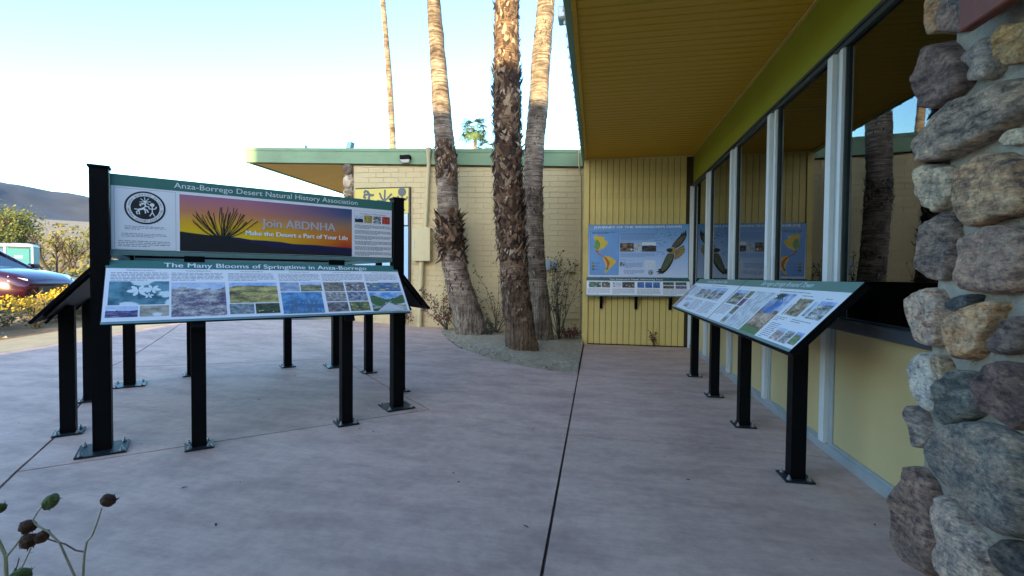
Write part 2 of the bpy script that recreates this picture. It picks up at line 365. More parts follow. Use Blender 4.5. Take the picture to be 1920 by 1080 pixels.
def T(x, y):                                      # terrain away from the patio
    d = max(0, -x-10); r = math.hypot(x, y)
    z = g(max(x, -10), min(y, 14)) + .012*min(d, 40)
    z += .082*max(0, r-70)*sm(70, 160, r)
    return z
tm = MB(); rr = [0.6*1.09**i for i in range(105)]; na = 120
tm.v.append((0, 0, -.2)); 
for r in rr:
    for k in range(na):
        a = 2*math.pi*k/na; x, y = r*math.sin(a), r*math.cos(a); z = T(x, y)
        inside = -10.5 < x < 13 and -6 < y < 30
        n = mnoise.noise(Vector((x*.05, y*.05, 7)))
        z += (-.14 if inside else .02 + .5*n*sm(25, 90, r) + 4*mnoise.noise(Vector((x*.006, y*.006, 1)))*sm(100, 500, r))
        tm.v.append((x, y, z))
for k in range(na): tm.f.append((0, 1+(k+1) % na, 1+k)); tm.mi.append(0)
for i in range(len(rr)-1):
    for k in range(na):
        a, b = 1+i*na+k, 1+i*na+(k+1) % na; tm.f.append((a, b, b+na, a+na)); tm.mi.append(0)
tag(tm.build('terrain', M_sand, smooth=True), kind='structure')
def drape(name, poly, dz, m, step=1.0):
    o = ground_sheet(name, poly, 0, m, None, step)
    for v in o.data.vertices: v.co.z = T(v.co.x, v.co.y) + dz
    return o
drape('parking_lot', [(-27, -10), (-13.2, -10), (-13.2, 40), (-27, 40)], .045, M_asph)
# mountains
mm = MB(); na, nr = 150, 26
prof = [(-95, .115), (-75, .125), (-58, .128), (-53, .1166), (-47, .098), (-40, .075), (-30, .05), (0, .04), (60, .04)]
for i in range(na+1):
    a = -95+155*i/na
    for (p, q) in zip(prof, prof[1:]):
        if p[0] <= a <= q[0]: hh = p[1]+(q[1]-p[1])*(a-p[0])/(q[0]-p[0])
    for j in range(nr+1):
        r = 1700+1500*j/nr; t = j/nr; x, y = r*math.sin(R(a)), r*math.cos(R(a))
        rid = mnoise.fractal(Vector((x*.0028, y*.0028, 4)), 1, 2.1, 6)
        sh = sm(0, .62, t)*(1-.5*sm(.66, 1, t))
        base = .078*1700 if j else .06*1700
        top = hh*2600*(1+.05*mnoise.fractal(Vector((a*.25, 0, 0)), 1, 2, 4))
        mm.v.append((x, y, base+(top-base)*sh*(1+.0*rid) + rid*42*sm(0, .3, t)*(1-sm(.5, .62, t)*.7)))
for i in range(na):
    for j in range(nr):
        a = i*(nr+1)+j; mm.f.append((a, a+nr+1, a+nr+2, a+1)); mm.mi.append(0)
tag(mm.build('mountains', mat('mountain_rock', (.05, .05, .058), .95, .35, .012, bmp=0), smooth=True), kind='structure')

# ------------------------------------------------------------------ main building (right) : thing > part > piece
VB = empty('visitor_building', (WX, 6, 0), 'ochre and olive building with deep plank soffit, white mullioned windows and yellow siding', 'building')
EX = -.29; SZ = 4.1; SY = 10.5; HD = 3.42; SL = 1.12
def part(name, m, f, parent=VB, **k):
    b = MB(); f(b); return b.build(name, m, parent, **k)
# roof + eave fascia
part('roof', M_roof, lambda b: b.box(EX+.02, 12, -8, 24, SZ+.06, SZ+.33))
part('eave_fascia', M_fasc, lambda b: b.box(EX-.045, EX+.018, -8, SY+.62, SZ-.03, SZ+.35))
part('eave_edge_trim', M_soff, lambda b: b.box(EX+.02, EX+.07, -8, SY-.002, SZ-.025, SZ+.003))
sof = part('soffit', M_groove, lambda b: b.box(EX+.02, WX+.3, -8, SY+.3, SZ+.016, SZ+.058))
b = MB(); b.bbox(EX+.072, WX-.03, 0, .121, 0, .02, .004); bme = b.mesh('soffit_board', M_soff)
y = -6.0
while y < SY-.13:
    link('soffit_board', bme, sof, Matrix.Translation((0, y, SZ-.004 + random.uniform(0, .0015)))); y += .133
part('soffit_cove', mat('trim_ochre', (.55, .38, .08), .5, .05, 4), lambda b: b.box(WX-.028, WX+.004, -6, SY-.02, SZ-.03, SZ+.0))
part('header_beam', M_head, lambda b: b.box(WX+.006, WX+.2, -6, SY, HD+.075, SZ+.012))
# siding wall at the end
sw = part('siding_wall', M_groove, lambda b: b.box(EX+.0, WX+.2, SY+.018, SY+.3, -.1, SZ+.012))
b = MB(); b.bbox(0, .1165, -.018, 0, 0, SZ-.032, .006); sme = b.mesh('siding_board', M_side)
x = EX+.13
while x < WX-.02:
    if x+.121 < WX: link('siding_board', sme, sw, Matrix.Translation((x, SY+.017, .02)))
    x += .1275
part('corner_post', M_side, lambda b: b.bbox(EX+.0, EX+.118, SY-.035, SY+.016, -.02, SZ-.003, .006))
part('siding_top_trim', M_side, lambda b: b.box(EX+.12, WX-.03, SY-.022, SY-.004, SZ-.03, SZ-.006))
# window wall
ys = [10.42, 8.97, 7.42, 5.87, 4.42, 2.87, 1.32, -.23, -1.78, -3.33]
part('base_rail', M_alum, lambda b: (b.bbox(WX-.03, WX+.06, -6, SY-.004, -.03, .075, .008), b.box(WX-.012, WX+.05, -6, SY-.004, .075, .10)))
part('window_sill', M_sill, lambda b: b.bbox(WX-.06, WX+.08, -6, SY-.006, SL-.04, SL+.045, .01))
part('window_head', M_dark, lambda b: (b.box(WX-.012, WX+.1, -6, SY-.006, HD-.012, HD+.03), b.box(WX-.03, WX+.1, -6, SY-.006, HD+.032, HD+.05), b.box(WX-.018, WX+.1, -6, SY-.006, HD+.052, HD+.073)))
for i, yy in enumerate(ys):
    m_ = part('mullion', M_mull, lambda b: (b.bbox(WX-.045, WX+.06, yy+.01, yy+.1, .076, HD-.014, .006)))
    part('cover_strip', M_alum, lambda b: b.box(WX-.008, WX+.06, yy-.06, yy+.008, .1, HD-.014), m_)
    if i+1 < len(ys):
        y1 = yy-.062; y0 = ys[i+1]+.107
        wd = part('window', M_mull, lambda b: b.bbox(WX-.024, WX+.05, y1-.05, y1, SL+.047, HD-.014, .005))
        part('jamb', M_mull, lambda b: b.box(WX-.01, WX+.05, y0, y0+.03, SL+.047, HD-.014), wd)
        part('pane', M_glass, lambda b: b.box(WX+.018, WX+.026, y0+.03, y1-.055, SL+.047, HD-.014), wd)
        part('gasket', M_dark, lambda b: (b.box(WX-.004, WX+.03, y1-.072, y1-.0555, SL+.047, HD-.014), b.box(WX-.004, WX+.03, y0+.0305, y1-.0725, SL+.047, SL+.062)), wd)
        part('lower_panel', M_lpan, lambda b: b.box(WX+.004, WX+.05, y0-.0, y1+.001, .1, SL-.04))
part('corner_stile', M_mull, lambda b: b.bbox(WX-.06, WX-.001, SY-.06, SY-.037, -.02, SZ-.66, .004))
# dark room behind the glass, outer walls
part('interior', M_room, lambda b: (b.box(9, 9.2, -8, SY, 0, SZ), b.box(WX+.3, 9, -8, -7.8, 0, SZ), b.box(WX+.2, 9, -7.8, SY, -.1, .0), b.box(WX+.22, 9, -7.8, SY, SZ-.5, SZ-.4), b.box(WX+.22, 9.2, SY+.31, SY+.5, -.1, SZ)))
part('outer_wall', M_side, lambda b: b.box(9.21, 9.5, -8, 24, -.2, SZ+.05))
part('added_sun_blocker', M_joint, lambda b: b.box(-9.38, 12, -16, -8.02, -.2, 7.7))  # made-up mass behind the camera, added to throw the patio into shade
# eave lamp and little string lights
ln = empty('eave_floodlight', (EX-.1, 4.55, SZ+.1), 'small grey floodlight fixed to the eave edge above the patio', 'floodlight')
pl = onX(1058, 30, EX-.1)
part('housing', M_boxg, lambda b: (b.bbox(EX-.17, EX-.06, pl.y-.05, pl.y+.12, pl.z-.05, pl.z+.1, .015), b.tube([(EX-.045, pl.y, pl.z+.06), (EX-.07, pl.y, pl.z+.06)], .02)), ln)
part('lens', M_mull, lambda b: b.box(EX-.16, EX-.07, pl.y-.056, pl.y-.0505, pl.z-.03, pl.z+.07), ln)
sg = empty('string_lights', (EX-.06, 6, SZ), 'thin cord of tiny clear bulbs hung along the eave edge', 'string lights')
cp = [(EX-.055, -2+.25*i, SZ+.03-.02*(i % 2)) for i in range(50)]
part('cord', M_mull, lambda b: b.tube(cp, .003, 4), sg)
b = MB(); b.tube([(0, 0, 0), (0, 0, -.012), (0, 0, -.035), (0, 0, -.045)], [.006, .011, .011, .003], 6); bl_me = b.mesh('bulb', mat('bulb_glass', (.8, .78, .7), .2, .02, 3, bmp=0))
for i in range(48): link('bulb', bl_me, sg, Matrix.Translation((EX-.06, -2+.25*i+.1, SZ+.01)))

# ------------------------------------------------------------------ stone pillar
PX = 1.70
SP = empty('stone_pillar', (PX+.1, 2.4, 0), 'rubble stone pillar of mixed grey, rust and cream boulders in front of the windows', 'pillar')
def pillar_core(b):
    zz = [(-.1, 2.86), (.6, 2.84), (1.3, 2.80), (2.1, 2.72), (3.2, 2.70), (4.095, 2.70)]
    vs = []
    for z, ye in zz: vs += [(PX+.02, 1.0, z), (PX+.02, ye-.05, z), (PX+.09, ye, z), (WX-.09, ye, z), (WX-.09, 1.0, z)]
    fs = [(k*5+i, k*5+(i+1) % 5, k*5+5+(i+1) % 5, k*5+5+i) for k in range(5) for i in range(5)]
    b.add(vs, fs + [(4, 3, 2, 1, 0), (25, 26, 27, 28, 29)])
core = part('mortar', M_mortar, pillar_core, SP)
def chaikin(p, n=2):
    for _ in range(n):
        q = []
        for i in range(len(p)):
            a, c = p[i], p[(i+1) % len(p)]; q += [a*.75+c*.25, a*.25+c*.75]
        p = q
    return p
def stone(pts2, m, bulge=.06, seed=0, back=.1):
    """pts2: outline (y,z) on the face x = PX"""
    P = chaikin(chaikin([Vector(p) for p in pts2], 1), 1) if len(pts2) > 7 else chaikin([Vector(p) for p in pts2], 2)
    Q_ = []
    for i in range(len(P)): Q_ += [P[i], (P[i]+P[(i+1) % len(P)])/2]
    P = Q_; n = len(P); c = sum(P, Vector((0, 0)))/n
    vs = []; rings = ((.98, -back), (1.0, -.02), (1.01, .3), (.99, .62), (.93, .84), (.84, .95), (.7, 1.0), (.54, 1.02), (.38, 1.0), (.2, 1.0))
    for s, h in rings:
        for p in P:
            q = c+(p-c)*s; hh = h*bulge if h > 0 else h
            v = Vector((PX+.02-hh, q.x, q.y))
            sv = v+Vector((seed, 0, 0)); f = mnoise.fractal(sv*8, 1, 2, 5)*.016*(1 if h > 0 else .5)
            f2 = mnoise.voronoi(sv*7)[0][0]*.05*(1 if h > .3 else .2)          # broken facets
            e = mnoise.noise(sv*16)*.012
            vs.append(v+Vector((-f-f2+.014, f*.5+e, f*.5-e)))
    k = len(rings); vs.append(Vector((PX+.02-bulge, c.x, c.y)))
    fs = [(i*n+j, i*n+(j+1) % n, (i+1)*n+(j+1) % n, (i+1)*n+j) for i in range(k-1) for j in range(n)]
    fs += [((k-1)*n+j, (k-1)*n+(j+1) % n, k*n) for j in range(n)]
    b = MB(); b.add(vs, fs); return b.build('stone', m, SP, smooth=True)
def S(px): 
    out = []
    for q in px: P = onX(q[0], q[1], PX); out.append((P.y, P.z))
    return out
ST = [
 ([(1742,44),(1752,0),(1768,-30),(1795,-20),(1785,20),(1775,52),(1748,72)], ((.3,.17,.1),(.5,.33,.2),(.62,.5,.38)), .05, 1.),
 ([(1790,-20),(1826,-30),(1822,40),(1812,62),(1770,56),(1782,20)], ((.12,.1,.11),(.27,.22,.22),(.42,.36,.36)), .06, .2),
 ([(1735,135),(1742,88),(1762,76),(1800,90),(1825,112),(1826,150),(1795,186),(1760,208),(1739,190)], ((.06,.05,.055),(.17,.13,.135),(.33,.27,.26)), .08, 1.3),
 ([(1822,116),(1842,76),(1868,62),(1881,110),(1878,140),(1845,153),(1825,146)], ((.2,.2,.22),(.33,.33,.35),(.45,.45,.46)), .06, .6),
 ([(1880,104),(1886,48),(1912,36),(1950,45),(1945,118),(1900,124)], ((.2,.12,.05),(.42,.28,.12),(.6,.46,.26)), .06, .4),
 ([(1729,294),(1745,242),(1790,202),(1850,172),(1930,134),(1945,205),(1885,250),(1830,280),(1770,302),(1738,303)], ((.1,.09,.09),(.33,.3,.28),(.58,.52,.47)), .10, .55),
 ([(1884,264),(1900,243),(1930,236),(1935,270),(1892,273)], ((.45,.4,.32),(.65,.6,.5),(.75,.7,.62)), .04, .2),
 ([(1732,342),(1739,311),(1765,307),(1800,318),(1804,360),(1786,386),(1756,402),(1736,380)], ((.14,.14,.17),(.5,.46,.38),(.72,.68,.58)), .07, 1.0),
 ([(1806,332),(1830,306),(1872,283),(1915,288),(1945,320),(1940,400),(1880,412),(1832,429),(1812,400)], ((.12,.11,.13),(.42,.29,.2),(.66,.55,.4)), .09, 1.1),
 ([(1736,425),(1756,406),(1792,396),(1801,432),(1793,500),(1780,527),(1742,521),(1733,500),(1739,460)], ((.06,.055,.06),(.19,.165,.165),(.4,.36,.34)), .06, .1),
 ([(1815,522),(1820,456),(1850,430),(1900,420),(1950,430),(1950,545),(1850,550),(1818,541)], ((.16,.13,.14),(.42,.31,.28),(.6,.5,.45)), .09, .3),
 ([(1717,562),(1722,545),(1760,539),(1778,560),(1781,646),(1746,649),(1720,641)], ((.25,.15,.12),(.55,.45,.4),(.72,.68,.64)), .07, .1),
 ([(1785,576),(1800,552),(1842,549),(1832,575),(1802,589)], ((.03,.04,.06),(.09,.11,.14),(.2,.22,.25)), .05, .8),
 ([(1793,622),(1810,586),(1850,568),(1893,562),(1876,602),(1862,630),(1840,679),(1798,673)], ((.33,.19,.1),(.56,.38,.24),(.7,.56,.42)), .08, .3),
 ([(1860,650),(1882,610),(1940,585),(1940,662),(1876,664)], ((.08,.07,.07),(.17,.14,.14),(.3,.26,.26)), .05, .9),
 ([(1720,682),(1725,658),(1745,661),(1763,700),(1765,776),(1746,771),(1722,736)], ((.5,.5,.54),(.68,.69,.74),(.8,.8,.82)), .05, .2),
 ([(1752,661),(1778,669),(1789,711),(1773,719),(1758,692)], ((.22,.17,.12),(.45,.38,.3),(.6,.54,.45)), .05, 1.2),
 ([(1774,747),(1785,711),(1815,689),(1843,715),(1849,770),(1830,786),(1791,801),(1773,790)], ((.05,.07,.08),(.12,.15,.165),(.27,.3,.3)), .07, .5),
 ([(1849,692),(1860,674),(1940,688),(1945,815),(1886,791),(1853,760)], ((.07,.05,.055),(.17,.12,.125),(.3,.23,.23)), .07, .9),
 ([(1709,772),(1722,759),(1745,786),(1746,840),(1721,841),(1707,816)], ((.1,.1,.12),(.25,.24,.26),(.5,.48,.48)), .05, .4),
 ([(1756,832),(1790,801),(1850,789),(1900,808),(1950,835),(1960,1020),(1870,992),(1820,932),(1767,882)], ((.08,.1,.13),(.23,.25,.27),(.45,.42,.4)), .10, .7),
 ([(1698,912),(1706,885),(1725,871),(1755,905),(1768,960),(1772,1085),(1715,1075),(1693,1012)], ((.1,.075,.08),(.27,.2,.19),(.42,.34,.31)), .08, 1.2),
 ([(1769,937),(1781,924),(1830,985),(1872,1042),(1880,1120),(1778,1110)], ((.2,.16,.18),(.5,.45,.45),(.72,.69,.67)), .08, .9),
 ([(1876,1001),(1940,1022),(1950,1110),(1885,1075)], ((.03,.03,.04),(.08,.08,.09),(.17,.17,.17)), .06, .3),
]
for i, (px, cs, bu, ro) in enumerate(ST): stone(S(px), stone_mat('stone_%d' % i, *cs, ro), bu, i*7.3)
# stones outside the frame (nearer part, top and foot of the pillar)
random.seed(11); pal = [s[1] for s in ST]; extra = [stone_mat('stone_x%d' % i, *pal[i*3], .5) for i in range(6)]
for (y0, y1, z0, z1) in [(1.05,1.5,0,.4),(1.55,2.05,.02,.33),(1.05,1.45,.47,.8),(1.5,2.1,.4,.72),(1.05,1.6,.87,1.2),(1.66,2.12,.8,1.1),(1.05,1.4,1.27,1.6),(1.47,2.1,1.2,1.5),(1.05,1.7,1.67,1.95),(1.76,2.14,1.6,1.92),(1.05,1.5,2.02,2.4),(1.56,2.1,2.0,2.35),(1.05,1.6,2.5,2.8),(1.67,2.1,2.45,2.8),(1.1,1.5,2.9,3.3),(1.55,2.0,2.9,3.2),(2.07,2.6,3.02,3.3),(1.05,1.7,3.4,3.7),(1.75,2.2,3.3,3.65),(2.27,2.65,3.4,3.75),(1.1,1.8,3.78,4.05),(1.9,2.6,3.8,4.05),(2.2,2.62,2.66,2.95),(2.1,2.5,-.05,.06)]:
    n = 8; pts = []
    for k in range(n):
        a = 2*math.pi*k/n; ca, sa = math.cos(a), math.sin(a); q = (abs(ca)**4+abs(sa)**4)**-.25*random.uniform(.86, 1.02)
        pts.append(((y0+y1)/2+(y1-y0)/2*ca*q, (z0+z1)/2+(z1-z0)/2*sa*q))
    stone(pts, random.choice(extra), random.uniform(.05, .08), random.random()*99)
bp = onX(1815, 60, 1.62)
part('beam', M_beam, lambda b: b.bbox(1.585, 1.64, .4, bp.y, bp.z, bp.z+.3, .006), empty('rust_sign_board', (1.6, 1.5, bp.z), 'rust red board fixed high on the stone pillar', 'board'))

# ------------------------------------------------------------------ block building (left)
BY = 11.2; SH = .045
BB = empty('block_building', (-3.3, BY, .2), 'cream painted block building with green fascia and soffit tinted with an amber glow behind the palms', 'building')
ft = lambda x: 4.075+SH*(-x-.38)
wall = part('wall', M_joint, lambda b: b.add([(x, y, z) for y in (BY+.008, BY+.3) for (x, z) in ((-6.2, -.1), (EX-.0, -.3), (EX-.0, 4.3), (-6.2, 4.5))], [(0,1,2,3),(7,6,5,4),(0,4,5,1),(1,5,6,2),(2,6,7,3),(3,7,4,0)]), BB)
BW, BH = .405, .1295
b = MB(); e = .005
b.add([(e, -.004, e), (BW-.01-e, -.004, e), (BW-.01-e, -.004, BH-.009-e), (e, -.004, BH-.009-e), (0, 0, 0), (BW-.01, 0, 0), (BW-.01, 0, BH-.009), (0, 0, BH-.009), (0, .012, 0), (BW-.01, .012, 0), (BW-.01, .012, BH-.009), (0, .012, BH-.009)],
      [(0,1,2,3), (4,5,1,0), (5,6,2,1), (6,7,3,2), (7,4,0,3), (8,9,5,4), (9,10,6,5), (10,11,7,6), (11,8,4,7)])
kme = b.mesh('brick', M_brick); cand = []
RS = .02
for r in range(-2, 37):
    x = EX-.012-BW-(BW/2 if r % 2 else 0)
    if r % 2: cand.append((EX-.012-BW/2, r, BW/2))
    while x > -6.2:
        cand.append((x, r, BW)); x -= BW
vis = []; rest = MB()
Ms = lambda x, z, wd: Matrix(((wd/BW, 0, 0, x), (0, 1, 0, BY+random.uniform(0, .0025)), (-RS*wd/BW, 0, 1, z), (0, 0, 0, 1)))
for (x, r, wd) in cand:
    z = r*BH + RS*(-x-.38)
    if z+BH < g(x, BY)+.0 or z > ft(x)+.02: continue
    vis.append(((Vector((x, BY, z))-CAM).length, x, z, wd))
vis.sort()
for i, (d, x, z, wd) in enumerate(vis):
    if i < 300: link('brick', kme, wall, Ms(x, z, wd))
    else:
        M_ = Ms(x, z, wd); rest.add([M_ @ v.co for v in kme.vertices], [tuple(p.vertices) for p in kme.polygons])
tag(rest.build('brick_field', M_brick, wall), kind='stuff')
def shear_box(b, x0, x1, y0, y1, za, zb):        # box whose z follows the roof line
    f = lambda x: SH*(-x-.38)
    b.add([(x0,y0,za+f(x0)),(x1,y0,za+f(x1)),(x1,y1,za+f(x1)),(x0,y1,za+f(x0)),(x0,y0,zb+f(x0)),(x1,y0,zb+f(x1)),(x1,y1,zb+f(x1)),(x0,y1,zb+f(x0))],
          [(3,2,1,0),(4,5,6,7),(0,1,5,4),(1,2,6,5),(2,3,7,6),(3,0,4,7)])
fa = part('fascia', M_fasc, lambda b: shear_box(b, -9.3, EX-.05, BY-.07, BY-.012, 4.09, 4.42), BB)
part('drip_edge', M_fasc, lambda b: shear_box(b, -9.32, EX-.05, BY-.085, BY-.0, 4.4, 4.475), fa)
part('fascia_shadow_gap', M_groove, lambda b: shear_box(b, -9.28, EX-.05, BY-.05, BY-.013, 4.065, 4.089), fa)
part('side_fascia', M_fasc, lambda b: shear_box(b, -9.33, -9.27, BY-.011, 26, 4.09, 4.45), BB)
part('roof_deck', M_roof, lambda b: shear_box(b, -9.26, EX-.06, BY-.0, 26, 4.2, 4.44), BB)
part('overhang_soffit', mat('overhang_bounce_glow', (.78, .50, .13), .6, .06, 3, bmp=.05), lambda b: shear_box(b, -9.265, -6.2, BY-.01, 26, 4.12, 4.18), BB)  # paler than the other soffit: bounced sunlight is put into this colour
part('added_sun_blocker', M_joint, lambda b: b.box(-9.2, -6.2, 18, 18.3, -.1, 4.5), BB)  # unseen wall, added to stop low sun coming through under the overhang
part('side_wall', M_joint, lambda b: b.box(-6.2, -6.0, BY+.31, 26, -.1, 4.35), BB)
b = MB(); cx, cz = -6.34, 0
random.seed(5)
stc = [stone_mat('column_stone_%d' % i, *c, .4) for i, c in enumerate((((.1,.09,.08),(.3,.27,.23),(.5,.46,.4)), ((.06,.05,.05),(.14,.12,.11),(.25,.22,.2)), ((.3,.28,.25),(.5,.47,.43),(.65,.62,.58))))]
sc_ = empty('stone_column', (cx, BY-.05, g(cx, BY)), 'slim rubble stone column at the left corner of the cream block wall', 'column')
part('mortar', M_mortar, lambda b: b.box(cx-.1, cx+.1, BY-.02, BY+.3, .1, 4.3), sc_)
z = .25
while z < 4.2:
    hgt = random.uniform(.2, .42); b = MB(); n = 10; vs = []
    for s, h in ((1, .12), (1, -.02), (.8, -.07), (.4, -.09)):
        for k in range(n):
            a = 2*math.pi*k/n; ca, sa = math.cos(a), math.sin(a); q = (abs(ca)**4+abs(sa)**4)**-.25*s*random.uniform(.9, 1.05)
            vs.append((cx+.13*ca*q, BY-.02+h, z+hgt/2+hgt/2*.96*sa*q))
    b.add(vs, [(i*n+j, i*n+(j+1) % n, (i+1)*n+(j+1) % n, (i+1)*n+j) for i in range(3) for j in range(n)] + [tuple(range(3*n, 4*n))])
    b.build('stone', stc[int(z*7) % 3], sc_, smooth=True); z += hgt
# things on its roof and wall
def small(name, label, cat, m, f, loc, group=None):
    e_ = MB(); f(e_); o = e_.build(name, m, None, M=Matrix.Translation(loc)); return tag(o, label, cat, group)
p = onY(650, 272, BY+2); small('roof_vent', 'blue slanted vent sticking up from the green roof edge', 'vent', mat('vent_blue', (.03, .12, .2), .4), lambda b: b.prism([(-.1, 0, -.35), (.06, 0, -.35), (.16, 0, .1), (.02, 0, .1)], (0, .2, 0)), p)
p = onY(566, 275, BY+2); small('roof_flashing', 'pale grey wedge of flashing on the green roof edge', 'flashing', M_boxg, lambda b: b.prism([(-.18, 0, -.2), (.06, 0, -.2), (.1, 0, .06)], (0, .15, 0)), p)
p = onY(762, 299, BY-.07); fl_ = empty('fascia_floodlight', p, 'small black and white floodlight on the green fascia', 'floodlight')
part('housing', M_black, lambda b: b.bbox(p.x-.13, p.x+.13, p.y-.12, p.y-.002, p.z-.02, p.z+.09, .012), fl_); part('lens', M_mull, lambda b: b.prism([(p.x-.12, p.y-.118, p.z-.025), (p.x+.12, p.y-.118, p.z-.025), (p.x+.09, p.y-.08, p.z-.09), (p.x-.09, p.y-.08, p.z-.09)], (0, .05, 0)), fl_)
# electrical cabinet with conduits
q0 = onY(783, 450, BY); q1 = onY(812, 490, BY)
ec = empty('electrical_cabinet', (q0.x, BY-.1, g(q0.x, BY)), 'cream electrical cabinet with conduit pipes above and below on the block wall', 'cabinet')
cb = part('cabinet', M_box, lambda b: b.bbox(onY(780, 0, BY).x, onY(813, 0, BY).x, BY-.2, BY-.008, onY(0+790, 490, BY).z, onY(790, 428, BY).z, .01), ec)
part('latch', M_alum, lambda b: b.box(onY(780, 0, BY).x+.03, onY(780, 0, BY).x+.06, BY-.21, BY-.201, onY(790, 465, BY).z, onY(790, 453, BY).z), cb)
part('lower_conduit', M_box, lambda b: b.tube([(onY(793, 490, BY).x, BY-.09, onY(793, 490, BY).z+.02), (onY(789, 608, BY).x, BY-.09, g(-4.3, BY)-.02)], .062, 12), ec)
part('upper_conduit', M_box, lambda b: b.tube([(onY(800, 428, BY).x, BY-.085, onY(800, 428, BY).z-.03), (onY(806, 310, BY).x, BY-.085, onY(806, 310, BY).z), (onY(807, 285, BY).x, BY-.13, onY(807, 285, BY).z), (onY(807, 281, BY).x, BY-.13, onY(807, 280, BY).z)], [.045, .045, .06, .075], 12), ec)
# junction boxes at the right
def jbox(name, label, px0, px1, py0, py1, m, dep, pipe=None):
    a = onY(px0, py1, BY); c = onY(px1, py0, BY)
    e_ = empty(name, (a.x, BY, a.z), label, 'utility box', None)
    part('case', m, lambda b: b.bbox(a.x, c.x, BY-dep, BY-.007, a.z, c.z, .008), e_)
    part('screw', M_dark, lambda b: b.tube([((a.x+c.x)/2, BY-dep-.004, a.z*.4+c.z*.6), ((a.x+c.x)/2, BY-dep+.001, a.z*.4+c.z*.6)], .016, 8), e_)
    if pipe: part('conduit', M_box, lambda b: b.tube([onY(q[0], q[1], BY)+Vector((0, -.035, 0)) for q in pipe], .013, 6), e_)
jbox('junction_box', 'pale grey utility box half hidden behind the right palm trunk', 1012, 1033, 487, 507, M_boxg, .12)
jbox('junction_box', 'small grey outlet box on a thin conduit beside the palm trunk', 1035, 1045, 489, 503, M_boxg, .08, [(1040, 503), (1039, 560), (1041, 590), (1050, 596)])
jbox('junction_box', 'tan utility box with a knob near the yellow siding corner', 1063, 1078, 486, 510, M_box, .1, [(1068, 510), (1070, 518), (1085, 532), (1086, 560)])
dc = empty('downpipe', (EX-.1, BY-.05, 0), 'thin cream conduit running down the block wall beside the yellow siding', 'pipe')
part('pipe', M_box, lambda b: b.tube([onY(1085, 284, BY)+Vector((0, -.1, 0)), onY(1086, 312, BY)+Vector((0, -.1, 0)), onY(1089, 330, BY)+Vector((0, -.04, 0)), onY(1088, 600, BY)+Vector((0, -.04, 0)), onY(1087, 634, BY)+Vector((0, -.04, 0))], .016, 8), dc)
part('elbow_box', M_box, lambda b: b.bbox(onY(1081, 0, BY).x, onY(1087, 0, BY).x, BY-.09, BY-.01, onY(1085, 585, BY).z, onY(1085, 573, BY).z, .005), dc)
part('side_pipe', M_box, lambda b: b.tube([onY(1044, 592, BY)+Vector((0, -.06, 0)), onY(1060, 597, BY)+Vector((0, -.06, 0)), onY(1086, 598, BY)+Vector((0, -.06, 0))], .02, 6), dc)

